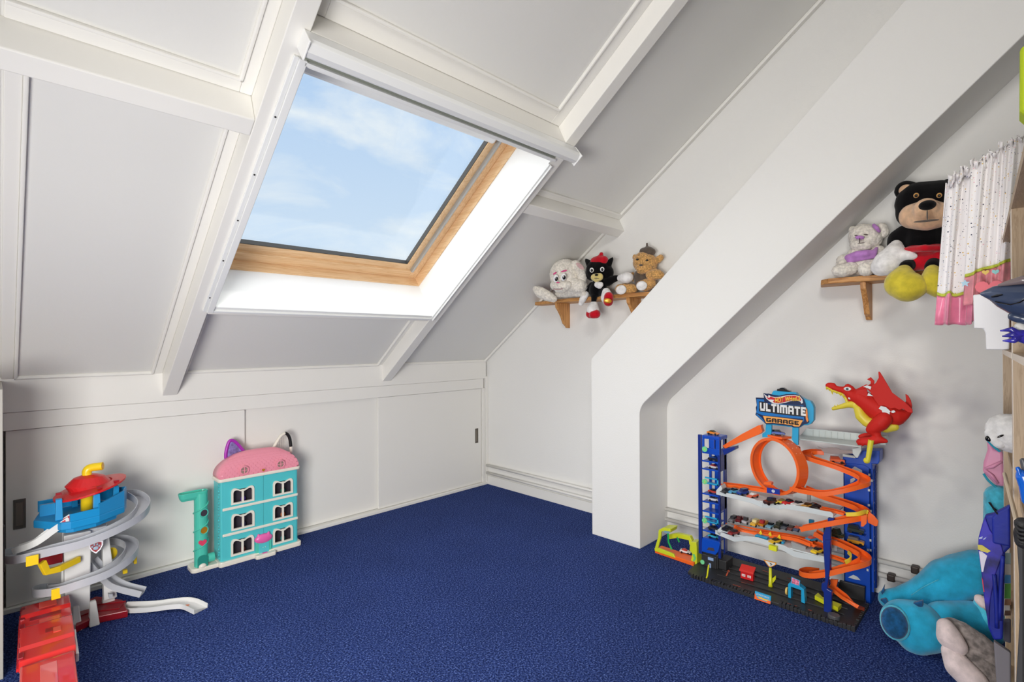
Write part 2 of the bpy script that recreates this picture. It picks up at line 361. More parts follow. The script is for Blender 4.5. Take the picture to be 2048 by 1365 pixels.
ax0, ax1, au0, au1 = WX0+.010, WX1-.010, WU0+.010, WU1-.008
m = MB(); ring(m, ax0, ax1, au0, au1, .055, -.235, -.185); ring(m, ax0+.055, ax1-.055, au0, au1, .045, -.235, -.2); m.build('sash', M_pineY, wi, bevel=.003)
m = MB(); ringh(m, ax0, ax1, au0, au1, .055, -.235, -.185); ringh(m, ax0+.045, ax1-.045, au0+.05, au1-.05, .045, -.235, -.2); m.build('sash', M_pineX, wi, bevel=.003)
for xa, xb in ((ax1-.062, ax1-.048), (ax0+.048, ax0+.062)):
    sbox(MB(), xa, xb, au0+.055, au1-.055, -.2, -.178).build('side_rail', M_grey, wi, bevel=.001)
m = MB(); ring(m, ax0+.1, ax1-.1, au0+.095, au1-.095, .003, -.232, -.204); ringh(m, ax0+.1, ax1-.1, au0+.095, au1-.095, .003, -.232, -.204); m.build('glazing_seal', M_dark, wi)
sbox(MB(), ax0+.09, ax1-.09, au0+.09, au1-.09, -.232, -.226).build('glass', M_glass, wi)
sbox(MB(), ax0+.02, ax1-.10, 1.70, 1.815, -.2, -.158).build('vent_flap', M_alu, wi, bevel=.012)

# roller blind fixed under the rafters: cassette, guide rails, bottom rail
rb = thing('roller_blind', 'white roller blind cassette with guide rails around the roof window, drawn up', 'blind', P(-1.6, 1.9, .1))
m = MB(); pr = [(.0, .0), (.0, .05), (.01, .064), (.03, .07), (.06, .062), (.068, .05), (.068, 0)]
m.prism([P(-2.19, 1.898+a*.86, .1005+b*.93) for a, b in pr], (1.285, 0, 0)); m.build('cassette', M_alu, rb, bevel=.003)
for x in (-2.195, -.905): sbox(MB(), x, x+.006, 1.896, 1.958, .1003, .168).build('end_cap', M_lining, rb, bevel=.002)
sbox(MB(), -2.17, -.975, 1.87, 1.899, .1005, .106).build('fabric', M_fab, rb)
m = MB(); sbox(m, -2.165, -.972, 1.858, 1.871, .0995, .118); sbox(m, -2.165, -.972, 1.850, 1.858, .0995, .106); m.build('bottom_rail', M_alu, rb, bevel=.002)
m = MB(); sbox(m, -2.197, -2.182, .655, 1.874, .1003, .112); sbox(m, -2.182, -2.157, .655, 1.874, .1003, .118)
lr = m.build('guide_rail', M_alu, rb, bevel=.002)
for u in (.75, .98, 1.2, 1.42, 1.66): MB().cyl(P(-2.189, u, .111), P(-2.189, u, .1135), .0035, 8).build('screw', M_dark, lr)
m = MB(); sbox(m, -.984, -.968, .655, 1.835, .1003, .112); sbox(m, -.976, -.971, .655, 1.835, .112, .124); m.build('guide_rail', M_alu, rb, bevel=.002)
m = MB(); sbox(m, -2.157, -.984, .655, .667, .0985, .116); sbox(m, -2.157, -.984, .667, .684, .0985, .107); m.build('sill_rail', M_alu, rb, bevel=.002)
# ------------------------------------------------------------------ plastics
def pl(name, c, r=.32, **k): return mat(name, c, r, **k)
TEAL = pl('turquoise_plastic', (86, 199, 205)); MINT = pl('mint_plastic', (82, 200, 178)); CREAM = pl('cream_plastic', (238, 232, 218))
PINK = pl('rose_pink_plastic', (238, 150, 168)); HOTP = pl('hot_pink_plastic', (236, 104, 176)); PURP = pl('magenta_plastic', (172, 48, 178))
BLACK = pl('black_plastic', (24, 24, 26)); RED = pl('red_plastic', (206, 32, 36)); CRIM = pl('crimson_plastic', (150, 20, 34))
SKYB = pl('sky_blue_plastic', (30, 146, 208)); YEL = pl('yellow_plastic', (244, 208, 30)); WHITE = pl('white_plastic', (228, 228, 226))
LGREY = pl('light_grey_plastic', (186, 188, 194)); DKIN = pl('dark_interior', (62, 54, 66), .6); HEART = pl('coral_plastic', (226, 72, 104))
ORANGE = pl('orange_plastic', (246, 106, 38)); BLUE = pl('royal_blue_plastic', (12, 74, 184)); NAVY = pl('navy_plastic', (20, 46, 130))
CYAN = pl('cyan_plastic', (38, 160, 208)); LIME = pl('lime_yellow_plastic', (222, 222, 40)); PALE = pl('pale_grey_plastic', (206, 212, 212))
ASPH = pl('asphalt_black_plastic', (44, 44, 46), .45); GREEN = pl('green_plastic', (34, 176, 84)); GOLD = pl('gold_paint', (214, 150, 40), .3, metal=.4)

# ------------------------------------------------------------------ doll's house
B = vw(340, 840, 4.2667); HY = -.185
def hp(X, Y, y=HY): return at(*B(X, Y), 'y', y)
dh = thing('dollhouse', 'turquoise three-storey dollhouse with pink roof and cat ears', 'dollhouse', (-1.82, -.125, 0))
hx0, hx1 = hp(425, 900).x, hp(1098, 800).x; ztop = (hp(430, 535).z+hp(1098, 425).z)/2
z1, z2 = (hp(445, 770).z+hp(1092, 638).z)/2, (hp(445, 990).z+hp(1092, 840).z)/2
yb = -.07
def rrect(x0, x1, y0, y1, r, z, n=5):
    out = []
    for cx, cy, a in ((x1-r, y1-r, 0), (x0+r, y1-r, 90), (x0+r, y0+r, 180), (x1-r, y0+r, 270)):
        out += [V((cx+r*math.cos(math.radians(a+90*i/n)), cy+r*math.sin(math.radians(a+90*i/n)), z)) for i in range(n+1)]
    return out
zb = .026
WN = [(520, 555, 717), (522, 770, 935), (518, 982, 1150), (876, 492, 645), (876, 697, 850), (876, 895, 1055)]
wins = []
for i, (X, Ya, Yb) in enumerate(WN):
    W_ = 197 if X < 800 else 170
    xa, xb = hp(X, Yb).x, hp(X+W_, Yb).x; za = hp(X+W_/2, Yb-8).z; zc = hp(X+W_/2, Ya+18).z; wins.append((xa, xb, za, zc))
# front wall with window openings, shell of sides, back and floors
fx = [hx0+.012, hx0+.2]
xl0, xl1 = min(w[0] for w in wins[:3])+.006, max(w[1] for w in wins[:3])-.006
xr0, xr1 = min(w[0] for w in wins[3:])+.006, max(w[1] for w in wins[3:])-.006
xm = hp(797, 700).x
def front(x0, x1, a, b, ws):
    m = MB(); f, g = HY, HY+.008
    m.box(x0, a, f, g, zb, ztop); m.box(b, x1, f, g, zb, ztop); zz = zb
    for w in sorted(ws, key=lambda w: w[2]): m.box(a, b, f, g, zz, w[2]+.006); zz = w[3]-.008
    m.box(a, b, f, g, zz, ztop); return m
dl = front(hx0+.014, xm-.0008, xl0, xl1, wins[:3]).build('front_panel', TEAL, dh)
dr = front(xm+.0008, hx1-.014, xr0, xr1, wins[3:]).build('front_panel', TEAL, dh)
m = MB(); m.box(hx0+.004, hx0+.012, HY+.012, yb, zb, ztop); m.box(hx1-.012, hx1-.004, HY+.012, yb, zb, ztop)
m.box(hx0+.01, hx1-.01, yb-.006, yb, zb, ztop)
for x in (hx0+.014, hx1-.014): m.cyl((x, HY+.012, zb), (x, HY+.012, ztop), .0105, 12)
m.build('shell', TEAL, dh)
m = MB()
for k in range(26):
    z = zb+.012+k*(ztop-zb-.02)/26
    m.box(hx0, hx0+.005, HY+.02+.008*(k % 2), HY+.034+.008*(k % 2), z, z+.007)
    m.box(hx1-.005, hx1, HY+.02+.008*(k % 2), HY+.034+.008*(k % 2), z, z+.007)
q = m.build('brickwork', TEAL, dh); q['kind'] = 'stuff'
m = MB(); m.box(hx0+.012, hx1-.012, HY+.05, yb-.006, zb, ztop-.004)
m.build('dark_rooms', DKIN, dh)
for z in (z1, z2): MB().box(hx0+.012, hx1-.006, HY-.006, HY+.002, z-.007, z+.007).build('floor_band', CREAM, dh, bevel=.003)
def heartp(c, s, r, u):
    out = []
    for i in range(24):
        a = 2*math.pi*i/24
        out.append(V(c)+V(r)*(16*math.sin(a)**3/16*s)+V(u)*((13*math.cos(a)-5*math.cos(2*a)-2*math.cos(3*a)-math.cos(4*a))/16*s))
    return out
for (xa, xb, za, zc), c in zip(wins, ((96, 60, 190), (70, 60, 110), (120, 60, 60), (40, 150, 120), (216, 120, 60), (60, 150, 150))):
    xc = (xa+xb)/2; h = zc-za; dip = h*.17
    m = MB(); t = .0095
    wv = xb-xa
    top = [(p.x, p.z) for p in spline([V((xa, 0, zc-h*.22)), V((xa+.04*wv, 0, zc-h*.06)), V((xa+.13*wv, 0, zc)), V((xa+.27*wv, 0, zc-h*.05)), V((xa+.38*wv, 0, zc-h*.14)), V((xc, 0, zc-h*.15)), V((xb-.38*wv, 0, zc-h*.14)), V((xb-.27*wv, 0, zc-h*.05)), V((xb-.13*wv, 0, zc)), V((xb-.04*wv, 0, zc-h*.06)), V((xb, 0, zc-h*.22))], 3)]
    dip = h*.15
    outer = [(xa, za)]+top+[(xb, za)]; cx, cz = xc, za+h*.46
    inner = [(cx+(x-cx)*(1-2*t/(xb-xa)*1.05), cz+(z-cz)*(1-2*t/h*1.05)) for x, z in outer]
    n = len(outer); vs = []
    for y in (HY-.007, HY+.004):
        vs += [V((x, y, z)) for x, z in outer]+[V((x, y, z)) for x, z in inner]
    fs = []
    for k in range(n):
        j = (k+1) % n
        fs += [(k, j, n+j, n+k), (2*n+k, 3*n+k, 3*n+j, 2*n+j), (k, 2*n+k, 2*n+j, j), (n+k, n+j, 3*n+j, 3*n+k)]
    m.add(vs, fs); m.box(xc-.005, xc+.005, HY-.0045, HY+.003, za+.004, zc-dip*.9)
    wf = m.build('window_frame', CREAM, dh)
    tm = pl('toy_inside_%d_%d_%d' % c, c, .5)
    MB().ell((xc+.012, HY+.03, za+.012), (.013, .012, .016), n=10, m=6).build('toy_inside', tm, wf, smooth=True)
# base
m = MB(); m.prism(rrect(hx0-.006, hx1+.012, HY-.014, yb+.004, .016, 0), (0, 0, zb))
dx0, dx1 = hp(722, 1100).x, hp(866, 1080).x
m.prism(rrect(dx0-.006, dx1+.012, HY-.045, HY, .014, 0), (0, 0, zb*.8)); m.build('base', CREAM, dh, bevel=.004)
MB().prism(rrect(dx0+.03, dx1-.03, HY-.03, HY-.018, .004, zb*.8), (0, 0, .002)).build('door_mat', HOTP, dh)
# front door with its pink cat-ear hood
m = MB(); zd = hp(795, 1010).z
dp = [(dx0+.004, zb*.8), (dx1-.004, zb*.8)]+[((dx0+dx1)/2+(dx1-dx0-.008)/2*math.cos(a*math.pi/8), zd-.016+.02*math.sin(a*math.pi/8)) for a in range(9)]
m.prism([V((x, HY-.012, z)) for x, z in dp], (0, .012, 0)); fd = m.build('door', MINT, dh, bevel=.002)
cxd = (dx0+dx1)/2
iq = [(cxd+(x-cxd)*.66, zb*.8+(z-zb*.8)*.84) for x, z in dp]
MB().prism([V((x, HY-.0145, z)) for x, z in iq], (0, .003, 0)).build('door_leaf', TEAL, fd, bevel=.001)
for k in (-1, 1): MB().ell((cxd+k*.006, HY-.016, zd-.045), .002, n=8, m=6).build('knob', CREAM, fd, smooth=True)
m = MB(); m.ell((cxd, HY-.006, zd), ((dx1-dx0)/2+.003, .018, .026), n=20, m=12)
for k in (-1, 1): m.ell((cxd+k*.026, HY-.008, zd+.021), (.008, .006, .011), n=10, m=8)
m.build('hood', HOTP, fd, remesh=.0025)
# roof: cornice, scaled pink mansard, round windows, heart, ears
zc_ = ztop; zr = hp(760, 262).z
MB().prism(rrect(hx0-.008, hx1+.008, HY-.01, yb+.004, .018, zc_), (0, 0, .018)).build('cornice', CREAM, dh, bevel=.005)
def roof_pt(a, h, lift=0):        # a 0..1 along the front, h 0..1 upwards
    prof = math.sin(math.acos(min(1, abs(h)))) if 0 else 1
    wx = (hx1-hx0)/2*(1-.40*h**2.3)+lift; cx = (hx0+hx1)/2
    return V((cx-wx+2*wx*a, HY-.004+.052*h**2.2-lift, zc_+.018+(zr-zc_-.018)*h*(1-.12*(abs(2*a-1)**3))))
m = MB(); NA, NH = 20, 10; vs = []
for j in range(NH+1):
    h = j/NH
    ring_ = [roof_pt(i/NA, h) for i in range(NA+1)]
    ring_ += [V((p.x, 2*((HY+yb)/2)-p.y, p.z)) for p in ring_[::-1]]
    vs += ring_
K = 2*(NA+1)
fs = [(j*K+i, j*K+(i+1) % K, (j+1)*K+(i+1) % K, (j+1)*K+i) for j in range(NH) for i in range(K)]+[list(range(NH*K, NH*K+K)), list(range(K))[::-1]]
m.add(vs, fs); m.build('roof', PINK, dh, smooth=True)
m = MB()
for j in range(9):
    for i in range(17):
        h = .06+j*.1; a = (i+.5+.5*(j % 2))/17.5
        if a > .985: continue
        c = roof_pt(a, h, .0004); n2 = roof_pt(a, h+.1, .0004); r = roof_pt(min(1, a+.01), h)-roof_pt(max(0, a-.01), h); r.normalize(); u = (n2-c).normalized(); o_ = r.cross(u)
        s_ = .0115
        m.prism([c+r*(s_*math.cos(q))+u*(s_*.95*math.sin(q)-(0)) for q in [math.pi*k/6+math.pi*.0 for k in range(7, 12)]]+[c+r*s_+u*.008, c-r*s_+u*.008], o_*.0016)
q = m.build('roof_tiles', PINK, dh); q['kind'] = 'stuff'
for X, Y in ((636, 433), (946, 380)):
    c = hp(X, Y, HY-.012); c.y = HY-.011
    m = MB(); pth = [c+V((.0205*math.cos(a*math.pi/12), 0, .0205*math.sin(a*math.pi/12))) for a in range(24)]
    m.sweep([(.004*math.cos(k), .004*math.sin(k)) for k in (0, 1.05, 2.1, 3.14, 4.19, 5.24)], pth, up=(0, 1, 0), closed=True)
    m.box(c.x-.002, c.x+.002, c.y-.003, c.y+.002, c.z-.02, c.z+.02); m.box(c.x-.02, c.x+.02, c.y-.002, c.y+.002, c.z-.0015, c.z+.0015)
    rw = m.build('round_window', PINK, dh, smooth=False)
    MB().cyl(c+V((0, .0, 0)), c+V((0, .004, 0)), .0185, 20).build('pane', pl('dusky_glass', (150, 130, 118), .12), rw)
c = hp(798, 430, HY-.013); m = MB(); m.prism(heartp(c, .013, (1, 0, 0), (0, 0, 1)), (0, .005, 0)); hh = m.build('heart_window', PINK, dh)
MB().prism(heartp(c-V((0, .001, 0)), .0085, (1, 0, 0), (0, 0, 1)), (0, .003, 0)).build('pane', GOLD, hh)
def ear(pts, w, y):
    return spline([hp(X, Y, y) for X, Y in pts], 5), w
for nm, pts, m_, inner in (('purple_ear', [(482, 372), (476, 290), (500, 196), (530, 176), (570, 200), (625, 262), (660, 292)], PURP, True),
                           ('white_ear', [(872, 258), (905, 200), (945, 140), (988, 116), (1018, 150), (1030, 215), (1033, 285)], CREAM, False)):
    pth = spline([hp(X, Y, -.085) for X, Y in pts], 5)
    q = MB().tube(pth, .0085, 10).build('ear_frame', m_, dh, smooth=True)
    if inner:
        MB().prism([p+V((0, -.001, 0)) for p in pth], (0, .003, 0)).build('ear_pane', mat('violet_holographic_sheet', (150, 132, 196), .25, var=.25, vscale=40), q)
        MB().tube([pth[0], pth[-1]], .0085, 10).build('ear_bar', m_, q)
    else:
        MB().tube(pth[14:27], .0091, 10).build('black_tip', BLACK, q, smooth=True)
        g = MB(); a, b = pth[6], pth[-4]
        for i in range(1, 6): g.cyl(pth[4+i*2], V((pth[4+i*2].x, pth[4+i*2].y, pth[0].z-.004+.0*i)), .0007, 5)
        for i in range(3): g.cyl(pth[5+i*3], pth[-6-i*2], .0007, 5)
        g.build('ear_mesh', CREAM, q)
# slide tower at its left
sx = hp(285, 900).x; sy = -.138; rr = .030
zt = hp(280, 690).z; zbm = .03
st = MB().prism(rrect(hp(190, 1250).x, hx0+.02, sy-.038, yb, .025, 0), (0, 0, .022)).build('slide_base', CREAM, dh, bevel=.005)
m = MB(); m.tube([(sx, sy, .022), (sx, sy, zt)], rr, 24)
m.tube([(sx, sy, .05), (sx+.06, sy, .05)], .022, 16)
m.cyl((sx, sy, zt-.005), (sx, sy, zt+.03), rr*1.02, 24)
cp = [V((sx-.063, sy-.004, zt+.034)), V((sx, sy-.004, zt+.034))]
stt = m.build('slide_tower', MINT, dh, smooth=False)
m = MB(); xa, xb = hp(90, 690).x, hp(345, 660).x
def stad(z, k=0): return rrect(xa+k, xb-k, sy-.026+k, sy+.026-k, .0255-k, z, 6)
L_ = [(zt+.002, .012), (zt+.016, .004), (zt+.036, .0), (zt+.042, -.001), (zt+.042, .004), (zt+.02, .008)]
vs = []; fs = []; K = len(stad(0))
for z, k in L_: vs += stad(z, k)
for j in range(len(L_)-1): fs += [(j*K+i, j*K+(i+1) % K, (j+1)*K+(i+1) % K, (j+1)*K+i) for i in range(K)]
fs += [list(range(K))[::-1], list(range((len(L_)-1)*K, len(L_)*K))]
m.add(vs, fs); m.build('basket', MINT, stt, bevel=.0015)
m = MB(); m.tube([V((sx+(rr+.002)*math.cos(a), sy+(rr+.002)*math.sin(a), zt-.01-(zt-.075)*i/64)) for i in range(65) for a in [math.pi*.2-i*2*math.pi*3/64]], .0035, 6)
m.build('spiral_ridge', MINT, stt, smooth=True)
for X, Y, c in ((300, 795, DKIN), (298, 942, GOLD)):
    p = hp(X, Y, sy-rr); d = V((p.x-sx, p.y-sy, 0)).normalized(); d = V((.25, -1, 0)).normalized(); p = V((sx, sy, p.z))+d*(rr+.001)
    l = d.cross(V((0, 0, 1)))
    m = MB(); m.sweep([(.003*math.cos(k), .003*math.sin(k)) for k in (0, 1.05, 2.1, 3.14, 4.19, 5.24)], [p+l*(.0195*math.cos(a*math.pi/10))+V((0, 0, .0195*math.sin(a*math.pi/10))) for a in range(20)], up=d, closed=True)
    pw = m.build('porthole', MINT, stt); MB().cyl(p-d*.003, p+d*.0005, .0175, 16).build('porthole_opening', c, pw)
p = V((sx, sy-rr-.004, hp(292, 1056).z)); MB().prism(heartp(p, .019, (1, 0, .0), (0, 0, 1)), (0, .005, 0)).build('heart', HEART, stt, bevel=.001)
m = MB(); ar = [(sx-.022, .022), (sx+.024, .022)]+[(sx+.001+.023*math.cos(a*math.pi/8), .062+.02*math.sin(a*math.pi/8)) for a in range(9)]
m.prism([V((x, sy-rr-.0012, z)) for x, z in ar], (0, .004, 0)); m.build('exit_arch', pl('deep_mint', (42, 140, 126)), stt)
MB().ell((sx, sy-rr+.006, .026), (.02, .016, .016), n=12, m=8).build('cushion', CREAM, stt, smooth=True)

# ------------------------------------------------------------------ spiral track tower
A = vw(0, 880, 2.8136)
TC = at(*A(480, 870), 'y', -.33); TX, TY = TC.x, TC.y
def tp(X, Y, y=TY): return at(*A(X, Y), 'y', y)
tw = thing('track_tower', 'red-roofed toy lookout tower ringed by grey spiral tracks', 'toy tower', (TX, TY, 0))
zl = tp(430, 500).z; kz = lambda Y: tp(470, Y).z
zfl = 0
# trunk: splayed white legs
m = MB()
def quad(xs0, xs1, z0, xt0, xt1, z1, y0, y1, yt0, yt1):
    m.hexa([(xs0, y0, z0), (xs1, y0, z0), (xs1, y1, z0), (xs0, y1, z0), (xt0, yt0, z1), (xt1, yt0, z1), (xt1, yt1, z1), (xt0, yt1, z1)])
x = lambda X: tp(X, 800).x
zl_ = kz(500)
quad(x(360), x(500), .055, x(352), x(505), zl_, TY-.04, TY-.01, TY-.055, TY-.01)
quad(x(585), x(660), .055, x(575), x(605), zl_, TY+.0, TY+.05, TY-.0, TY+.04)
quad(x(345), x(400), .055, x(352), x(400), zl_, TY+.03, TY+.06, TY+.02, TY+.05)
m.box(x(420), x(600), TY-.03, TY+.05, kz(560), zl_)
for X0, X1, yy in ((400, 440, -.075), (495, 535, -.075), (590, 650, .06)):
    m.hexa([(x(X0-10), TY+yy-.02, 0), (x(X1+10), TY+yy-.02, 0), (x(X1+10), TY+yy+.02, 0), (x(X0-10), TY+yy+.02, 0), (x(X0+2), TY+yy*.6, .085), (x(X1-2), TY+yy*.6, .085), (x(X1-2), TY+yy*.6+.02, .085), (x(X0+2), TY+yy*.6+.02, .085)])
m.build('trunk', WHITE, tw, bevel=.004)
m = MB(); m.prism([at(*A(*q), 'z', .03) for q in ((425, 1048), (525, 1000), (720, 960), (690, 900), (540, 880), (440, 930))], (0, 0, -.03)); m.build('base', CRIM, tw, bevel=.004)
m = MB(); m.box(x(215), x(350), TY-.03, TY+.02, kz(650), kz(590)); m.build('lift_platform', CRIM, tw, bevel=.003)
# tracks: U channels
def uch(w, h=.022, t=.003, base=.004): return [(-w, h), (-w, -base), (w, -base), (w, h), (w-t, h), (w-t, 0), (-w+t, 0), (-w+t, h)]
def ring_track(zs, ze, r, a0, a1, n=40, sq=.95):
    return [V((TX+r*math.cos(a), TY+r*sq*math.sin(a), zs+(ze-zs)*i/n)) for i in range(n+1) for a in [math.radians(a0+(a1-a0)*i/n)]]
# the upper coil starts behind the deck on the right, sweeps round the front and ends at far left
RU = (tp(835, 420).x-tp(20, 660).x)/2-.02
CX = (tp(835, 420).x+tp(20, 660).x)/2
def helix(pts, k=7): return spline([V(p) for p in pts], k)
def hp3(X, Y, dy): return at(*A(X, Y), 'y', TY+dy)
up_ = helix([hp3(640, 330, .12), hp3(745, 322, .11), hp3(808, 368, .0), hp3(775, 440, -.10), hp3(640, 520, -.17), hp3(470, 590, -.19), hp3(280, 640, -.17), hp3(120, 680, -.10), hp3(50, 668, .0), hp3(120, 640, .10), hp3(300, 655, .15)])
lo2 = helix([hp3(590, 580, .14), hp3(690, 580, .10), hp3(742, 612, .0), hp3(715, 680, -.10), hp3(600, 760, -.16), hp3(460, 815, -.17), hp3(320, 860, -.13), hp3(230, 868, -.02), hp3(250, 850, .08), hp3(380, 850, .13)])
for pth in (up_, lo2):
    MB().sweep(uch(.024, .026), pth).build('spiral_track', LGREY, tw)
MB().sweep(uch(.024, .022), helix([hp3(505, 690, .02), hp3(600, 790, -.02), hp3(680, 838, -.06), hp3(800, 870, -.10)])).build('exit_track', LGREY, tw)
m = MB(); m.prism([hp3(610, 870, -.05), hp3(635, 870, -.05), hp3(630, 895, -.05), hp3(615, 895, -.05)], (0, .02, 0)); m.build('track_support', LGREY, tw)
# upper launch ramp from the deck down to the left
MB().sweep(uch(.022, .02), helix([hp3(405, 448, -.11), hp3(300, 520, -.10), hp3(200, 590, -.09), hp3(95, 630, -.06)])).build('launch_ramp', WHITE, tw)
MB().sweep(uch(.018, .012), helix([hp3(410, 440, -.115), hp3(385, 455, -.112), hp3(360, 468, -.11)])).build('launch_stop', RED, tw)
# yellow clips and braces
for X0, X1, Y0, Y1, dy in ((145, 218, 660, 700, -.195), (288, 342, 845, 890, -.165)):
    a, b = hp3(X0, Y0, dy), hp3(X1, Y1, dy); MB().box(a.x, b.x, TY+dy-.004, TY+dy+.004, b.z, a.z).build('clip', YEL, tw, bevel=.002)
MB().sweep([(-.008, -.012), (.008, -.012), (.008, .012), (-.008, .012)], [hp3(235, 690, -.16), hp3(262, 745, -.15), hp3(330, 728, -.13), hp3(445, 672, -.07)]).build('brace', YEL, tw, bevel=.002)
MB().ell(hp3(630, 640, .05), (.02, .01, .026), n=14, m=10).build('wheel', YEL, tw, smooth=True)
MB().box(hp3(745, 0, .0).x, hp3(762, 0, 0).x, TY-.03, TY+.0, hp3(750, 690, 0).z, hp3(750, 640, 0).z).build('clip', YEL, tw, bevel=.002)
a, b = hp3(690, 755, -.02), hp3(716, 728, -.02); MB().box(a.x, b.x, TY-.03, TY-.01, a.z, b.z).build('clip', YEL, tw, bevel=.002)
a, b = hp3(395, 900, -.02), hp3(442, 868, -.02); MB().box(a.x, b.x, TY-.03, TY-.01, a.z, b.z).build('clip', YEL, tw, bevel=.002)
# blue deck with rails, posts
zd0, zd1 = kz(500), kz(465)
dk = [hp3(187, 470, -.02), hp3(345, 505, -.14), hp3(400, 500, -.15), hp3(560, 440, -.13), hp3(700, 360, -.05), hp3(712, 345, .02), hp3(560, 380, .13), hp3(220, 450, .10)]
dk = [V((p.x, p.y, 0)) for p in dk]
zdk = [tp(187, 468, TY-.02).z]*8
m = MB(); zk_ = hp3(345, 470, -.14).z; m.prism([V((p.x, p.y, zk_-.03)) for p in dk], (0, 0, .03)); dkp = m.build('deck', SKYB, tw, bevel=.004)
cen = sum(dk, V())/8
m = MB(); m.prism([V((cen.x+(p.x-cen.x)*.8, cen.y+(p.y-cen.y)*.8, zk_-.05)) for p in dk], (0, 0, .02)); m.build('deck_rim', SKYB, dkp, bevel=.004)
m = MB()
for i, j in ((3, 4), (4, 5), (5, 6), (6, 7), (2, 3)):
    a, b = dk[i].copy(), dk[j].copy(); h = .045 if i != 2 else .03
    m.prism([V((a.x, a.y, zk_)), V((b.x, b.y, zk_)), V((b.x, b.y, zk_+h+(.02 if j in (4, 5) else 0))), V((a.x, a.y, zk_+h+(.02 if i in (4, 5) else 0)))], (-.004, .006, 0))
a, b = hp3(222, 395, .03), hp3(310, 450, .03); m.box(a.x, b.x, TY+.02, TY+.04, zk_, zk_+.045)
m.build('railing', SKYB, dkp, bevel=.002)
zroof = kz(315)
for X, Y, dy, w in ((332, 450, -.08, .012), (545, 410, -.10, .013), (652, 370, .0, .012), (420, 400, .09, .01)):
    m = MB(); c = hp3(X, Y, dy); m.hexa([(c.x-w, TY+dy-.012, zk_), (c.x+w, TY+dy-.012, zk_), (c.x+w, TY+dy+.012, zk_), (c.x-w, TY+dy+.012, zk_), (c.x-w*.8, TY+dy*.9-.012, zroof+.02), (c.x+w*.8, TY+dy*.9-.012, zroof+.02), (c.x+w*.8, TY+dy*.9+.012, zroof+.02), (c.x-w*.8, TY+dy*.9+.012, zroof+.02)]); m.build('post', SKYB, dkp, bevel=.002)
MB().cyl(hp3(490, 420, -.0)*1, V((hp3(490, 420, 0).x, TY, kz(215))), .021, 20).build('lift_shaft', YEL, tw, smooth=True)
# red roof: flat swept disc, cone on top
rc = V((hp3(500, 260, 0).x, TY, 0)); rx = (hp3(712, 215, 0).x-hp3(292, 315, 0).x)/2*.98
m = MB(); n = 28; z0 = kz(280); rx_c = (hp3(712, 215, 0).x+hp3(292, 315, 0).x)/2
ringo = lambda k, z, t: [V((rx_c+rx*k*math.cos(2*math.pi*i/n), TY+.135*k*math.sin(2*math.pi*i/n), z+t*math.cos(2*math.pi*i/n))) for i in range(n)]
vs = ringo(1, z0, .028)+ringo(1, z0+.008, .028)+ringo(.60, z0+.016, .014)
vs += [V((rc.x+.078*math.cos(2*math.pi*i/n), TY+.07*math.sin(2*math.pi*i/n), z0+.022)) for i in range(n)]+[V((rc.x+.05*math.cos(2*math.pi*i/n), TY+.045*math.sin(2*math.pi*i/n), kz(212))) for i in range(n)]+[V((rc.x+.024*math.cos(2*math.pi*i/n), TY+.022*math.sin(2*math.pi*i/n), kz(200))) for i in range(n)]
fs = [(j*n+i, j*n+(i+1) % n, (j+1)*n+(i+1) % n, (j+1)*n+i) for j in range(5) for i in range(n)]+[list(range(n))[::-1], list(range(5*n, 6*n))]
m.add(vs, fs); rf = m.build('roof', RED, tw, bevel=.0015)
for X, Y, dy in ((560, 268, -.11), (655, 232, -.08), (330, 304, -.08)):
    c = hp3(X, Y, dy); MB().box(c.x-.009, c.x+.009, TY+dy-.006, TY+dy+.006, c.z-.004, c.z+.004).build('roof_slot', CRIM, rf)
c = hp3(490, 200, 0); cz = hp3(495, 165, 0).z
MB().tube(spline([V((c.x, TY, kz(205))), V((c.x, TY, cz-.008)), V((c.x+.012, TY-.003, cz+.004)), V((c.x+.05, TY-.02, cz+.008))], 6), .0165, 20).build('periscope', YEL, tw, smooth=False, bevel=.001)
e_ = V((c.x+.05, TY-.02, cz+.008)); d_ = V((.95, -.35, .04)).normalized(); MB().cyl(e_, e_+d_*.0008, .0135, 18).build('periscope_lens', pl('amber_plastic', (226, 168, 20)), tw)
# paw badge on the trunk
c = hp3(540, 602, -.062); f = V((-.25, -1, .0)).normalized(); r_v = f.cross(V((0, 0, 1)))*-1; r_v = V((0, 0, 1)).cross(f)*-1
r_v = V((1, -.25, 0)).normalized(); u_v = V((0, 0, 1))
def shield(s): return [c+r_v*(a*s)+u_v*(b*s) for a, b in ((-1, .8), (-.5, .95), (0, 1.15), (.5, .95), (1, .8), (.98, .1), (.6, -.7), (0, -1.25), (-.6, -.7), (-.98, .1))]
bd = MB().prism(shield(.0235), f*-.008).build('badge', pl('silver_plastic', (200, 202, 208), .25, metal=.3), tw)
c = c+f*.0008; MB().prism(shield(.0185), f*-.004).build('badge_field', CRIM, bd)
c = c+f*.0012
PAW = pl('paw_silver', (176, 200, 220), .3)
m = MB()
for a, b, s1, s2 in ((0, -.25, .52, .42), (-.62, .15, .2, .26), (-.25, .55, .2, .27), (.25, .55, .2, .27), (.62, .15, .2, .26)):
    q = c+r_v*(a*.0185)+u_v*(b*.0185-.001); m.ell(q, (s1*.0175, .002, s2*.0175), n=12, m=8)
m.build('badge_paw', PAW, bd, smooth=True)
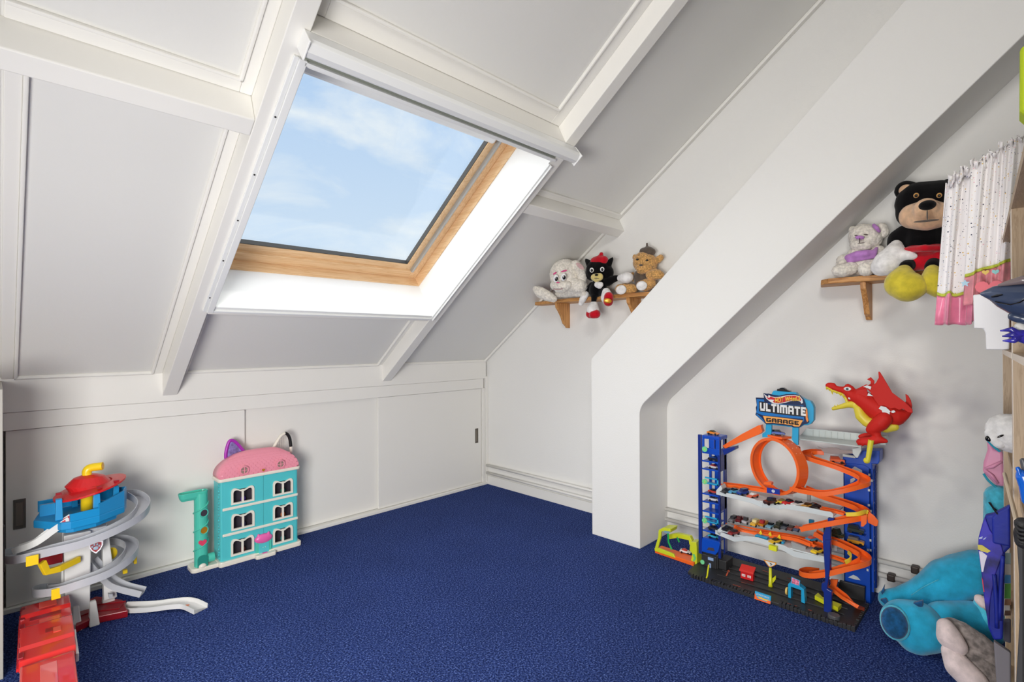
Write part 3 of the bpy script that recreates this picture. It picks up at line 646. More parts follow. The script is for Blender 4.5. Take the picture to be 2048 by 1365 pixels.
# front ramp on the carpet
MB().sweep(uch(.034, .022, .004, .0), [at(*A(430, 1010), 'z', .012), at(*A(530, 975), 'z', .012), at(*A(690, 955), 'z', .012)]).build('ramp', CRIM, tw, bevel=.001)
rp = helix([at(*A(690, 958), 'z', .006), at(*A(850, 952), 'z', .004), at(*A(985, 935), 'z', .012), at(*A(1060, 935), 'z', .01), at(*A(1130, 965), 'z', .002)], 5)
q = MB().sweep(uch(.031, .02, .003, .0), rp).build('ramp', WHITE, tw)
c = at(*A(1040, 937), 'z', .0165); MB().ell(c, (.018, .011, .001), n=12, m=6).build('sticker', pl('orange_sticker', (240, 120, 60)), q)

# ------------------------------------------------------------------ red toy truck, front left
K_ = vw(0, 980, 3.545)
ZT = .15
def kp(X, Y, z): return at(*K_(X, Y), 'z', z)
tr = thing('toy_truck', 'long red and white toy rescue truck beside the track tower', 'toy truck', (-2.70, -1.05, 0))
# roof outline: far edge (150,830)-(490,745), near edge beyond the frame
fl, fr = kp(150, 832, ZT), kp(492, 748, ZT); br = kp(548, 1150, ZT); bl = kp(115, 1250, ZT)
ax = V((br.x-fr.x, br.y-fr.y, 0)).normalized(); wd = (fr-fl).length; lat = V((-ax.y, ax.x, 0))
if lat.dot(fr-fl) < 0: lat = -lat
def T(l, w, z): return V((fl.x, fl.y, 0))+ax*l+lat*w+V((0, 0, z))
LEN = .60
def tprism(m, prof, w0, w1):   # prof (l, z) extruded across
    return m.prism([T(l*1.55, w0, z) for l, z in prof], lat*(w1-w0))
m = MB(); tprism(m, [(.02, .03), (LEN, .03), (LEN, .06), (LEN-.05, .1), (.02, .11)], .006, wd-.002); m.build('body', WHITE, tr, bevel=.006)
TRED = pl('glossy_red_plastic', (214, 44, 42), .22, coat=.4)
prof = [(0, .118), (0, .15), (.07, .158), (.085, .15), (.13, .15), (.145, .156), (.24, .154), (.25, .146), (.295, .146), (.31, .118)]
m = MB(); tprism(m, prof, 0, wd); m.build('roof_lid', TRED, tr, bevel=.004)
prof = [(.315, .118), (.315, .144), (.33, .148), (.46, .142), (.575, .11), (.60, .08), (.60, .06), (.315, .06)]
m = MB(); tprism(m, prof, .004, wd-.006); m.build('bonnet', TRED, tr, bevel=.006)
m = MB(); tprism(m, [(.345, .1485), (.45, .1437), (.45, .141), (.345, .145)], .05, wd-.05); m.build('windscreen', pl('red_tinted_glass', (226, 92, 84), .1, coat=.8), tr, bevel=.001)
m = MB(); tprism(m, [(.088, .1515), (.108, .1515), (.108, .149), (.088, .149)], .025, wd-.03); m.build('roof_slot', CRIM, tr)
m = MB(); tprism(m, [(.185, .1565), (.205, .156), (.205, .153), (.185, .153)], .065, .09); m.build('roof_slot', CRIM, tr)
for k in range(6):
    m = MB(); l = .015+k*.05; tprism(m, [(l, .12), (l+.026, .12), (l+.026, .1535), (l, .1535)], -.002, .012); m.build('side_window', CRIM, tr, bevel=.002)
m = MB(); tprism(m, [(.02, .118), (.3, .118), (.3, .128), (.02, .128)], -.005, .002); m.build('gutter', TRED, tr)
for l in (.09, .42):
    for w in (-.002, wd-.016):
        MB().cyl(T(l*1.55, w, .034), T(l*1.55, w+.022, .034), .034, 20).build('wheel', BLACK, tr, bevel=.003)
m = MB(); tprism(m, [(.20, .128), (.315, .128), (.315, .1), (.2, .1)], wd-.002, wd+.006); m.build('side_rail', WHITE, tr, bevel=.002)
m = MB(); tprism(m, [(.17, .116), (.19, .116), (.19, .1), (.17, .1)], wd-.002, wd+.008); m.build('hinge', WHITE, tr, bevel=.002)
for l0, l1, w0, w1 in ((.02, .055, .05, .10), (.115, .14, .05, .105), (.19, .215, .085, .105)):
    m = MB(); tprism(m, [(l0, .1592-.0), (l1, .1578), (l1, .157), (l0, .1585)] if l1 < .06 else [(l0, .1515+.0055*(l0 > .14)), (l1, .1515+.0055*(l0 > .14)), (l1, .15), (l0, .15)], w0, w1)
    m.build('decal', pl('faded_decal', (226, 84, 70), .3), tr)
# ------------------------------------------------------------------ toy garage with spiral car tracks
ZC = vw(1300, 720, 2.4375); Z1 = vw(1380, 820, 6.827); Z2 = vw(1560, 820, 6.827); Z3 = vw(1380, 960, 6.827); Z4 = vw(1560, 960, 6.827)
Z5 = vw(1360, 1090, 7.183); Z6 = vw(1540, 1090, 7.183); ZS = vw(1480, 750, 10.5); ZD = vw(1640, 730, 6.825)
def g(view, X, Y, ly): return at(*view(X, Y), 'x', ly-.47)         # ly = depth behind the front edge of the base
def gz(view, X, Y, z): return at(*view(X, Y), 'z', z)
gr = thing('toy_garage', 'tall multi-level toy car garage with orange spiral tracks and lettered sign', 'toy garage', (-.28, -2.3, 0))
def trace(view, pts, ly): return [g(view, X, Y, ly) for X, Y in pts]
def slab(name, view, pts, ly, th, m, parent=gr, bevel=0): return MB().prism(trace(view, pts, ly), (th, 0, 0)).build(name, m, parent, bevel=bevel)
# black road base
bx0, bx1, by0, by1 = -.445, -.10, -2.645, -1.945
m = MB(); m.prism([(bx0+.02, by1, 0), (bx0, by1-.1, 0), (bx0-.004, by1-.25, 0), (bx0, by1-.4, 0), (bx0+.004, by1-.52, 0), (bx0, by0, 0), (bx1-.09, by0+.006, 0), (bx1, by0+.02, 0), (bx1, by1-.06, 0), (-.22, by1-.06, 0), (-.23, by1+.005, 0), (-.33, by1+.012, 0)], (0, 0, .014))
base = m.build('base', ASPH, gr, bevel=.003)
m = MB()
for k in range(46):
    y = by1-.03-k*.0148
    if .33 < (by1-y) < .42: continue
    h = .016+.008*random.random(); m.box(bx0-.004, bx0+.012+.006*random.random(), y-.005-.004*random.random(), y+.004, 0, h)
for k in range(14):
    x = bx0+.02+k*.018; m.box(x, x+.010, by0-.004, by0+.008, 0, .014+.008*random.random())
q = m.build('rubble_edge', ASPH, base, bevel=.001); q['kind'] = 'stuff'
m = MB()
for x0, dx in ((-.36, 0), (-.30, 0), (-.25, 0), (-.2, 0)): m.box(x0, x0+.004, by0+.05, by1-.12, .014, .019)
for k in range(3): m.box(-.42, -.415, by1-.2-k*.15, by1-.12-k*.15, .014, .018)
m.build('kerb', ASPH, base, bevel=.001)
STR = pl('worn_orange_stripe', (176, 76, 56), .6)
for view, a, b in ((Z5, (1185, 370), (1280, 400)), (Z5, (760, 575), (870, 608)), (Z5, (1540, 480), (1700, 520)), (Z5, (880, 540), (960, 560)), (Z6, (250, 480), (410, 525)), (Z6, (250, 840), (390, 885)), (Z6, (550, 935), (600, 950))):
    p, q = gz(view, *a, .0165), gz(view, *b, .0165); m = MB(); d = (q-p).normalized()*.0; n = (q-p).cross(V((0, 0, 1))).normalized()*.0022
    m.prism([p-n, q-n, q+n, p+n], (0, 0, .0006)); m.build('road_stripe', STR, base)
p, q = gz(Z5, 665, 450, .0165), gz(Z5, 705, 365, .0165); d = (q-p); n = d.cross(V((0, 0, 1))).normalized()
m = MB(); m.prism([p-n*.003, p+d*.7-n*.003, p+d*.7-n*.008, q, p+d*.7+n*.008, p+d*.7+n*.003, p+n*.003], (0, 0, .0008)); m.build('road_arrow', pl('orange_print', (226, 104, 70)), base)
# back wall of the base at the right
m = MB(); m.prism(trace(Z6, [(1000, 515), (1365, 610), (1355, 950), (1250, 930), (960, 640)], .30), (.012, 0, 0)); m.build('base_wall', ASPH, base, bevel=.003)
a, b = gz(Z6, 870, 1100, 0), gz(Z6, 980, 1140, 0)
MB().cyl(V((bx0+.03, by0+.075, .006)), V((bx0+.03, by0+.075, .03)), .022, 18).build('base_drum', pl('dark_grey_plastic', (82, 82, 86)), base, bevel=.003)
# nameplate on the front
c0, c1 = g(Z5, 1070, 745, .014), g(Z5, 1300, 800, .014)
m = MB(); m.prism([V((bx0-.012, c0.y, .005)), V((bx0-.012, c1.y, .005)), V((bx0-.004, c1.y, .036)), V((bx0-.004, c0.y, .036))], (.006, 0, 0)); npl = m.build('nameplate', CYAN, base, bevel=.001)
def np_(u, v): return V((bx0-.0125+.008*v, c0.y+(c1.y-c0.y)*u, .005+.031*v))
MB().prism([np_(0, .0), np_(1, 0), np_(1, .4), np_(.8, .3), np_(.75, .12), np_(.2, .2), np_(0, .75)], (-.0006, 0, 0)).build('nameplate_flame', ORANGE, npl)
MB().prism([np_(.15, .45), np_(.3, .28), np_(.75, .22), np_(.95, .5), np_(.7, .42), np_(.4, .5)], (-.001, 0, 0)).build('nameplate_swoosh', pl('amber_print', (246, 186, 60)), npl)
txt('ULTIMATE GARAGE', 'nameplate_lettering', WHITE, npl, np_(.1, .62)+V((-.0008, 0, 0)), (0, c1.y-c0.y, 0), (.008, 0, .031), width=abs(c1.y-c0.y)*.8, size=.007, depth=.0005)

# left lift tower
XF, XB, YL, YR = -.305, -.228, -1.957, -2.058
gy = lambda Y, ly=.165: at(1420, Y, 'x', ly-.47).z
m = MB(); m.box(XF+.008, XB, YR+.016, YL-.006, .013, gy(1108)); m.box(XF, XF+.01, YR+.02, YL-.004, .013, gy(1112)); m.box(XF+.02, XB+.03, YR-.02, YR+.02, .013, .06); pln = m.build('plinth', ASPH, gr, bevel=.004)
a, b = g(Z5, 400, 175, .164), g(Z5, 480, 240, .164); MB().box(XF-.001, XF+.001, b.y, a.y, b.z, a.z).build('decal', pl('pale_blue_print', (150, 176, 216)), pln)
a, b = g(Z5, 415, 265, .164), g(Z5, 445, 385, .164); MB().box(XF-.001, XF+.001, b.y, a.y, b.z, a.z).build('decal', pl('pale_blue_print', (150, 176, 216)), pln)
zt_ = gy(872); zb_ = gy(1113)
MB().box(XF-.006, XF+.006, YL-.010, YL+.008, zb_, zt_).build('tower_rail', NAVY, gr, bevel=.002)
MB().box(XB-.012, XB, YL-.03, YL-.018, zb_, zt_-.02).build('tower_rail', BLUE, gr, bevel=.002)
MB().box(XB-.006, XB, YR+.03, YL-.045, zb_, zt_-.02).build('tower_back', BLUE, gr, bevel=.001)
for Ya, Yb, dx in ((908, 942, .0), (992, 1020, 0), (880, 1108, .05)):
    MB().box(XF+.006+dx, XB+.005 if not dx else XB+.012, YR, YR+.006, gy(Yb), gy(Ya)).build('tower_side', NAVY, gr, bevel=.001)
MB().box(XF+.004, XF+.014, YR, YR+.012, zb_, zt_).build('tower_rail', NAVY, gr, bevel=.001)
# head of the tower with openings
m = MB(); f0, f1 = XF-.001, XF+.004
za, zb2 = gy(909), gy(874); yA, yB = YL-.012, YR
h0, h1 = za+(zb2-za)*.34, za+(zb2-za)*.85
m.box(f0, f1, yB, yA, za, h0); m.box(f0, f1, yB, yA, h1, zb2); m.box(f0, f1, yA-.012, yA, h0, h1); m.box(f0, f1, yB, yB+.02, h0, h1); m.box(f0, f1, (yA+yB)/2-.018, (yA+yB)/2+.004, h0, h1)
m.box(XF, XB+.01, yB, yA, zb2-.004, zb2+.004); m.box(XF, XB+.008, yB, yB+.005, za, h0); m.box(XF, XF+.02, yB, yB+.005, h0, zb2); m.box(XB-.012, XB+.01, yB, yB+.005, h0, zb2); m.box(XF+.004, XB+.01, yB-.004, yB, zb2-.012, zb2+.003)
m.build('tower_head', BLUE, gr, bevel=.0015)
m = MB(); m.prism(trace(Z1, [(440, 540), (610, 505), (612, 545), (460, 625)], .17), (.05, 0, 0)); m.build('tower_bracket', NAVY, gr, bevel=.002)
# lower front with the cut-out
lf = trace(Z3, [(165, 800), (250, 820), (400, 850), (410, 880), (385, 985), (345, 1030), (150, 980)], .160)
m = MB(); m.prism(lf, (.02, 0, 0)); tl_ = m.build('tower_foot', BLUE, gr, bevel=.002)
MB().prism(trace(Z3, [(230, 960), (250, 925), (320, 935), (338, 980)], .1595), (.002, 0, 0)).build('foot_slot', DKIN, tl_)
# trays
trays = [924, 940, 990, 1006, 1025, 1044, 1064, 1080]
TZ = []
for Y in trays:
    z = gy(Y); TZ.append(z); m = MB(); m.box(XF, XB-.006, YR+.006, YL-.012, z-.0025, z); m.box(XF-.002, XF+.002, YR+.006, YL-.012, z-.0045, z+.003)
    m.build('tray', BLUE, gr, bevel=.0008)
for Y, n_ in ((963, 3), (1041, 2)):
    a, b = at(1410, Y-9, 'x', XF-.012), at(1437, Y+10, 'x', XF-.012)
    m = MB(); m.box(XF-.014, XF-.008, b.y, a.y, b.z, b.z+.008); m.box(XF-.014, XF-.008, b.y, a.y, a.z-.007, a.z); m.box(XF-.014, XF-.008, b.y, b.y+.008, b.z, a.z); m.box(XF-.014, XF+.03, b.y, a.y, b.z, b.z+.003)
    m.build('lift_cage', CYAN, gr, bevel=.001)
MINTB = pl('mint_badge', (120, 214, 150))
for Y, d_ in ((899, '4'), (964, '3'), (1042, '2')):
    c = at(1409.5, Y, 'x', XF-.012); q = MB().cyl(c-V((.002, 0, 0)), c+V((.003, 0, 0)), .0135, 18).build('level_badge', MINTB, gr)
    txt(d_, 'level_number', LIME, q, c+V((-.0025, .004, -.006)), (0, -1, 0), (0, 0, 1), size=.012, width=.008, depth=.0006)
# orange chute at the top
m = MB(); cA = trace(Z1, [(440, 495), (700, 335), (930, 215), (965, 210), (970, 245), (990, 300), (950, 335), (700, 440), (480, 530)], .19)
m.prism(cA, (.03, 0, 0)); m.build('chute', ORANGE, gr, bevel=.001)
# decks
LA, LB = .10, .27
dz1 = g(ZC, 700, 716, LA).z; dz2 = g(ZC, 600, 892, LA).z
def deck(name, bands, z, y0, y1, holes=()):
    d = MB().box(LA-.47+.004, LB-.47, y1, y0, z-.012, z-.006).build(name, PALE, gr, bevel=.001)
    for p in bands: MB().prism(trace(ZC, p, LA), (.004, 0, 0)).build('deck_edge', PALE, d, bevel=.0008)
    return d
ya = g(ZC, 326, 650, LA).y; yb1 = g(ZC, 893, 760, LA).y; yb2 = g(ZC, 852, 975, LA).y
dk1 = deck('deck', [[(322, 640), (415, 658), (505, 678), (548, 700), (548, 722), (500, 702), (425, 682), (322, 657)], [(548, 700), (600, 708), (625, 712), (625, 730), (600, 722), (548, 722)], [(625, 712), (650, 702), (760, 718), (850, 738), (880, 742), (893, 752), (893, 772), (760, 744), (660, 728), (625, 731)]], dz1, ya, yb1)
dk2 = deck('deck', [[(318, 830), (412, 866), (470, 860), (530, 868), (600, 890), (655, 907), (705, 935), (760, 946), (852, 964), (852, 990), (750, 972), (700, 962), (650, 932), (590, 912), (520, 892), (470, 884), (410, 888), (318, 850)]], dz2, ya, yb2)
for dd, Y0, Y1 in ((dk1, 612, 660), (dk2, 815, 850)):
    m = MB(); m.prism(trace(ZC, [(322, Y0+26), (345, Y0), (352, Y0+18), (340, Y0+44)], LA), (.05, 0, 0)); m.build('deck_gate', PALE, dd, bevel=.001)
m = MB()
for X0, X1 in ((760, 780),): m.prism(trace(ZC, [(765, 652), (780, 654), (780, 690), (765, 690)], .25), (.006, 0, 0))
m.build('deck_fin', pl('mid_grey_plastic', (150, 150, 150)), dk1)
m = MB(); m.prism(trace(ZC, [(695, 640), (760, 652), (880, 700), (880, 722), (700, 695)], LB), (.003, 0, 0)); m.build('deck_back', PALE, dk1)
m = MB(); m.prism(trace(ZC, [(687, 886), (760, 914), (757, 934), (690, 908)], .13), (.02, 0, 0)); m.build('deck_block', pl('mid_grey_plastic', (150, 150, 150)), dk2, bevel=.001)
# yellow fuel figures, blue wash bay
for X, Y in ((965, 740), (1095, 760), (1220, 800)):
    a = g(Z3, X, Y, .14); m = MB(); m.chain([(a+V((0, 0, -.001)), .0035), (a+V((0, .0, .009)), .004), (a+V((0, 0, .013)), .0028)]); m.chain([(a+V((0, .003, .008)), .002), (a+V((-.003, .006, .002)), .0016)]); m.chain([(a+V((0, -.003, .008)), .002), (a+V((-.003, -.006, .001)), .0016)])
    m.build('yellow_arm', YEL, dk2, smooth=True)
for X0, X1, Y0, Y1 in ((900, 1065, 740, 800), (1130, 1290, 770, 850)):
    a, b = g(Z3, X0, Y0, .14), g(Z3, X1, Y1, .14); MB().box(a.x-.012, a.x+.012, b.y, a.y, dz2-.006, dz2+.004).build('wash_bay', CYAN, dk2, bevel=.001)
a, b = g(Z3, 1082, 885, LA-.012), g(Z3, 1205, 1000, LA-.012); MB().box(a.x-.01, LA-.47, b.y+.004, a.y, b.z+.006, a.z).build('stop_block', LIME, dk2, bevel=.001)
# orange lanes and spiral tracks
def U2(w, h, t=.0025, b=.003): return [(-w, h), (-w, -b), (w, -b), (w, h), (w-t, h), (w-t, 0), (-w+t, 0), (-w+t, h)]
def track(pts, w=.0205, h=.012, k=7, name='track'):
    return MB().sweep(U2(w, h), spline([g(v, X, Y, ly) for v, X, Y, ly in pts], k)).build(name, ORANGE, gr)
track([(ZC, 352, 612, .20), (ZC, 440, 622, .2), (ZC, 560, 640, .19), (ZC, 640, 650, .19)], .02)
track([(ZC, 360, 812, .20), (ZC, 450, 828, .2), (ZC, 560, 848, .2), (ZC, 690, 870, .2), (ZC, 770, 890, .19), (ZC, 860, 925, .18)], .026, .010)
track([(Z3, 600, 660, .15), (Z3, 760, 720, .17), (Z4, -150, 770, .17), (Z4, 200, 820, .16), (Z4, 430, 900, .15)], .013)
track([(Z2, 600, 600, .33), (Z2, 470, 592, .32), (Z2, 370, 615, .29), (Z2, 390, 665, .25), (Z2, 520, 715, .235), (Z2, 700, 772, .23), (Z2, 900, 845, .23), (Z2, 1060, 910, .22), (Z2, 1150, 965, .195), (Z2, 1140, 1025, .16), (Z2, 1010, 1075, .135), (Z2, 830, 1125, .12), (Z2, 600, 1160, .115), (Z2, 380, 1135, .12), (Z2, 180, 1090, .15)], h=.015)
track([(Z4, 330, 140, .24), (Z4, 560, 235, .24), (Z4, 760, 300, .235), (Z4, 960, 365, .23), (Z4, 1110, 430, .21), (Z4, 1150, 500, .17), (Z4, 1020, 545, .135), (Z4, 800, 590, .115), (Z4, 560, 640, .11), (Z4, 310, 690, .115)], h=.018)
track([(Z4, 560, 400, .16), (Z4, 720, 430, .16), (Z4, 880, 470, .16)], .014, .008)
track([(Z4, 470, 740, .22), (Z4, 640, 830, .22), (Z4, 820, 890, .22), (Z4, 1000, 975, .21), (Z4, 1130, 1055, .20), (Z4, 1165, 1125, .165), (Z4, 1050, 1185, .135), (Z4, 850, 1245, .12), (Z4, 620, 1305, .115), (Z4, 420, 1325, .12), (Z4, 330, 1300, .15), (Z4, 400, 1275, .19), (Z4, 560, 1290, .22)], h=.018)
track([(Z4, 600, 1040, .16), (Z4, 740, 1065, .15), (Z4, 900, 1120, .14)], .013, .007)
m = MB(); m.prism(trace(Z4, [(1215, 440), (1290, 500), (1345, 570), (1330, 635), (1300, 640), (1200, 590), (1190, 520)], .14), (.006, 0, 0)); m.build('track_guard', ORANGE, gr, bevel=.002)
YG = pl('yellow_guide_plastic', (236, 210, 62))
MB().sweep([(-.003, -.008), (.003, -.008), (.003, .008), (-.003, .008)], spline([g(Z4, X, Y, ly) for X, Y, ly in ((900, 475, .125), (1050, 470, .13), (1140, 445, .15), (1185, 440, .17), (1190, 520, .15))], 5)).build('guide_wall', YG, gr, bevel=.001)
MB().sweep([(-.003, -.008), (.003, -.008), (.003, .008), (-.003, .008)], spline([g(Z4, X, Y, ly) for X, Y, ly in ((930, 990, .18), (965, 1030, .165), (960, 1090, .14), (890, 1130, .12))], 5)).build('guide_wall', YG, gr, bevel=.001)
slab('guide_post', Z4, [(1105, 500), (1185, 480), (1180, 600), (1140, 640), (1105, 640)], .118, .01, ORANGE)
MB().sweep(U2(.0165, .012), [g(Z6, 905, 640, .17), g(Z6, 1060, 760, .155), g(Z6, 1215, 880, .14), gz(Z6, 1290, 925, .016)]).build('exit_chute', ORANGE, gr)
slab('chute_support', Z6, [(865, 500), (975, 510), (950, 620), (925, 650), (830, 620), (870, 570)], .19, .012, ORANGE, bevel=.001)
# loop
ang = math.radians(-24); hv = V((math.sin(ang), -math.cos(ang), 0)); nv = V((math.cos(ang), math.sin(ang), 0))
lc = g(Z1, 1200, 765, .19); lr = .128
pth = [lc+hv*(lr*1.02*math.cos(a))+V((0, 0, lr*.985*math.sin(a))) for a in [2*math.pi*i/56 for i in range(56)]]
wl = .028
MB().sweep([(-wl, -.004), (wl, -.004), (wl, .009), (wl-.003, .009), (wl-.003, 0), (-wl+.003, 0), (-wl+.003, .009), (-wl, .009)], pth, up=lambda i, p: (lc-p).normalized(), closed=True).build('loop', ORANGE, gr)
m = MB()
for i in range(30):
    a = 2*math.pi*i/30
    for s in (-.012, .012):
        d = hv*math.cos(a)+V((0, 0, math.sin(a))); c = lc+d*(lr+.0042)+nv*s; m.cyl(c, c+d*.0008, .0022, 6)
q = m.build('loop_studs', pl('pale_orange', (250, 200, 170)), gr); q['kind'] = 'stuff'
c = lc+V((0, 0, lr+.006)); MB().cbox(c+nv*.01, hv*.04, nv*.03, V((0, 0, .005))).build('loop_platform', ORANGE, gr, bevel=.002)
slab('loop_foot', Z1, [(1010, 990), (1060, 985), (1110, 1000), (1110, 1035), (1000, 1020)], .15, .03, ORANGE, bevel=.001)
slab('loop_collar', Z1, [(1390, 480), (1480, 520), (1490, 640), (1440, 660)], .2, .03, ORANGE, bevel=.001)
ep = trace(Z1, [(1048, 1065), (1225, 1090), (1225, 1162), (1050, 1135)], LA+.03)
q = MB().prism(ep, (.003, 0, 0)).build('loop_plate', pl('plate_blue', (26, 52, 150)), gr)
c = g(Z1, 1137, 1113, LA+.03)
MB().cyl(c-V((.001, 0, 0)), c+V((.001, 0, 0)), .0068, 18).build('plate_ring', WHITE, q)
txt('C', 'plate_letter', BLUE, q, c+V((-.0014, .0032, -.0042)), (0, -1, 0), (0, 0, 1), size=.0085, width=.0065, depth=.0005)
# right tower
RX0, RX1 = -.142, -.07
t0, t1 = at(1687, 1000, 'x', RX0).y, at(1741, 1000, 'x', RX0).y; zrt = at(1720, 915, 'x', RX0).z
m = MB(); m.box(RX0, RX0+.006, t1, t0, .0, zrt); m.box(RX0, RX1, t1, t1+.006, 0, zrt-.02); m.box(RX0, RX1, t0-.006, t0, 0, zrt); m.box(RX1-.006, RX1, t1, t0, 0, zrt)
rt_ = m.build('lift_tower', BLUE, gr, bevel=.002)
m = MB(); m.box(RX1-.012, RX1+.014, t1-.006, t1, .05, zrt-.03); m.box(RX0+.01, RX0+.018, t1-.008, t1, .05, zrt-.03)
for k in range(11): m.box(RX0+.018, RX1-.012, t1-.005, t1, .08+k*.05, .084+k*.05)
m.build('lift_frame', BLUE, rt_, bevel=.001)
m = MB()
for k in range(90): m.box(RX1-.004, RX1+.016, t1-.010, t1-.006, .05+k*(zrt-.09)/90, .05+(k+.55)*(zrt-.09)/90)
q = m.build('gear_rack', NAVY, rt_); q['kind'] = 'stuff'
for X, Y in ((1218, 890), (1250, 968), (1215, 1100), (1213, 1305)):
    c = g(Z2, X, Y, .3276); MB().box(RX0-.0006, RX0+.001, c.y-.004, c.y+.004, c.z-.005, c.z+.005).build('tower_slot', PALE, rt_)
for X, Y in ((1235, 830), (1200, 960), (1237, 965), (1200, 1030), (1195, 1235), (1240, 430)):
    c = g(Z4, X, Y, .3276); MB().box(RX0-.0006, RX0+.001, c.y-.0035, c.y+.0035, c.z-.005, c.z+.005).build('tower_slot', PALE, rt_)
for view, p in ((Z2, [(960, 820), (1020, 775), (1120, 830), (1125, 890), (1060, 850)]), (Z4, [(930, 1335), (1000, 1300), (1060, 1330), (1100, 1375), (1030, 1365)]), (Z2, [(960, 950), (1010, 930), (1030, 955), (990, 990), (960, 1000)])):
    MB().prism(trace(view, p, .3274), (.0012, 0, 0)).build('tower_cutout', PALE, rt_)
hd0 = trace(Z2, [(855, 640), (1060, 660), (1060, 560), (1360, 560), (1360, 700), (1340, 745), (1255, 740), (1255, 830), (1150, 760), (860, 730)], .325)
m = MB(); m.prism(hd0, (.075, 0, 0)); m.build('tower_crown', BLUE, rt_, bevel=.003)
# stand post at the right front
slab('stand_post', Z6, [(785, -60), (868, -60), (858, 360), (820, 640), (885, 680), (882, 1050), (772, 1030), (770, 690), (735, 640), (740, 560), (790, 540)], .088, .02, NAVY, bevel=.002)
a = trace(Z4, [(650, 525), (735, 530), (735, 560), (690, 580), (690, 1260), (610, 1250), (580, 780), (650, 560)], .098)
MB().prism(a, (.018, 0, 0)).build('stand_post', NAVY, gr, bevel=.002)
# grey runway under the dragon
zr_ = g(Z2, 600, 430, .24).z
q0, q1, q2, q3 = g(Z2, 70, 350, .235), g(Z2, 1110, 520, .22), g(Z2, 1180, 470, .35), g(Z2, 280, 300, .33)
RW = pl('runway_grey_plastic', (190, 198, 196))
def zat(p, z): return V((p.x, p.y, z))
m = MB(); m.prism([zat(p, zr_-.006) for p in (q0, q1, q2, q3)], (0, 0, .006)); rw_ = m.build('runway', RW, gr, bevel=.001)
m = MB(); a, b = zat(q3, zr_), zat(q2, zr_); d = (b-a)
m.prism([a, a+d*.98, a+d*.96+V((0, 0, .034)), a+d*.1+V((0, 0, .036))], (.006, 0, 0)); wl_ = m.build('runway_wall', RW, rw_, bevel=.001)
for k in range(8):
    c = a+d*(.2+.095*k)+V((-.001, 0, .016)); MB().box(c.x-.0015, c.x+.001, c.y-.0015, c.y+.0015, zr_, c.z+.014).build('wall_rib', RW, wl_)
m = MB(); m.prism(trace(Z2, [(505, 500), (590, 530), (660, 515), (780, 520), (830, 550), (990, 560), (1000, 600), (870, 600), (700, 605), (600, 580)], .245), (.004, 0, 0)); m.build('runway_skirt', pl('brown_grey_plastic', (146, 132, 128)), rw_)
m = MB(); m.prism(trace(Z2, [(985, 530), (1110, 510), (1110, 560), (1060, 660), (1040, 660), (990, 600)], .24), (.02, 0, 0)); m.build('runway_bracket', RW, rw_, bevel=.002)
m = MB(); m.prism(trace(Z2, [(855, 605), (1030, 640), (1030, 665), (855, 640)], .3), (.02, 0, 0)); m.build('runway_bracket', RW, rw_, bevel=.001)
m = MB(); c0, c1 = g(Z2, 1245, 415, .20), g(Z2, 1200, 690, .20); m.tube([c0, c0.lerp(c1, .9), c1], [.0105, .009, .009], 12); m.ell(c1+V((0, .004, -.002)), .0125, n=12, m=8); m.build('lever', pl('lever_yellow', (224, 214, 60)), gr, bevel=0)
# sign
SG = .19
DKB = pl('sign_dark_blue', (14, 36, 78)); SBL = pl('sign_blue', (22, 112, 186)); SBK = pl('sign_black', (34, 34, 38)); SOR = pl('sign_light_orange', (246, 172, 88))
so = [(328, 480), (500, 488), (490, 385), (560, 400), (590, 395), (700, 425), (820, 440), (960, 410), (1120, 405), (1260, 430), (1340, 520), (1370, 600), (1440, 960), (1450, 1000), (1410, 1030), (1330, 1050), (1240, 1110), (1120, 1110), (1080, 1085), (700, 1040), (660, 1045), (550, 1045), (320, 840), (340, 780), (330, 690), (350, 640)]
sg = MB().prism(trace(ZS, so, SG), (.006, 0, 0)).build('sign', DKB, gr, bevel=.0008)
bk_ = [(700, 335), (1170, 375), (1200, 420), (1340, 500), (1480, 560), (1530, 640), (1550, 700), (1545, 960), (1480, 1040), (1420, 1060), (1330, 1060), (1240, 1120), (560, 1045), (560, 500), (640, 440)]
MB().prism(trace(ZS, bk_, SG+.007), (.03, 0, 0)).build('sign_back', CYAN, sg, bevel=.002)
def face(name, m_, pts, lift): return MB().prism(trace(ZS, pts, SG-lift), (.0009, 0, 0)).build(name, m_, sg)
face('sign_panel', SBL, [(350, 510), (500, 520), (520, 600), (1330, 650), (1345, 960), (1310, 1010), (1330, 930), (470, 850), (340, 800), (360, 700)], .001)
face('sign_panel', SBL, [(348, 815), (450, 900), (520, 1000), (500, 990), (345, 850)], .001)
face('sign_panel', SBK, [(395, 560), (520, 570), (600, 620), (1255, 650), (1390, 690), (1375, 890), (880, 838), (400, 770)], .002)
face('sign_panel', pl('sign_flame_orange', (240, 140, 60)), [(1390, 700), (1410, 720), (1420, 820), (1420, 900), (1440, 960), (1410, 1000), (1385, 940), (1375, 860)], .0025)
face('sign_panel', SOR, [(480, 862), (700, 885), (900, 905), (1320, 962), (1245, 1090), (1130, 1085), (1100, 1060), (690, 1010), (545, 1015)], .002)
def fl(a): return [(500+(x-500), y) for x, y in a]
face('flame_outline', WHITE, [(498, 400), (590, 470), (600, 420), (650, 455), (740, 470), (860, 460), (1000, 430), (1150, 425), (1260, 455), (1310, 520), (1322, 590), (1290, 610), (1270, 570), (1200, 540), (1080, 550), (950, 590), (800, 615), (700, 605), (620, 560), (550, 500)], .003)
face('flame', pl('flame_red', (200, 36, 46)), [(535, 450), (610, 490), (640, 455), (720, 485), (860, 475), (1000, 445), (1150, 440), (1245, 468), (1290, 525), (1270, 550), (1200, 522), (1080, 535), (940, 575), (800, 600), (710, 585), (690, 560), (720, 530), (650, 520), (600, 525)], .004)
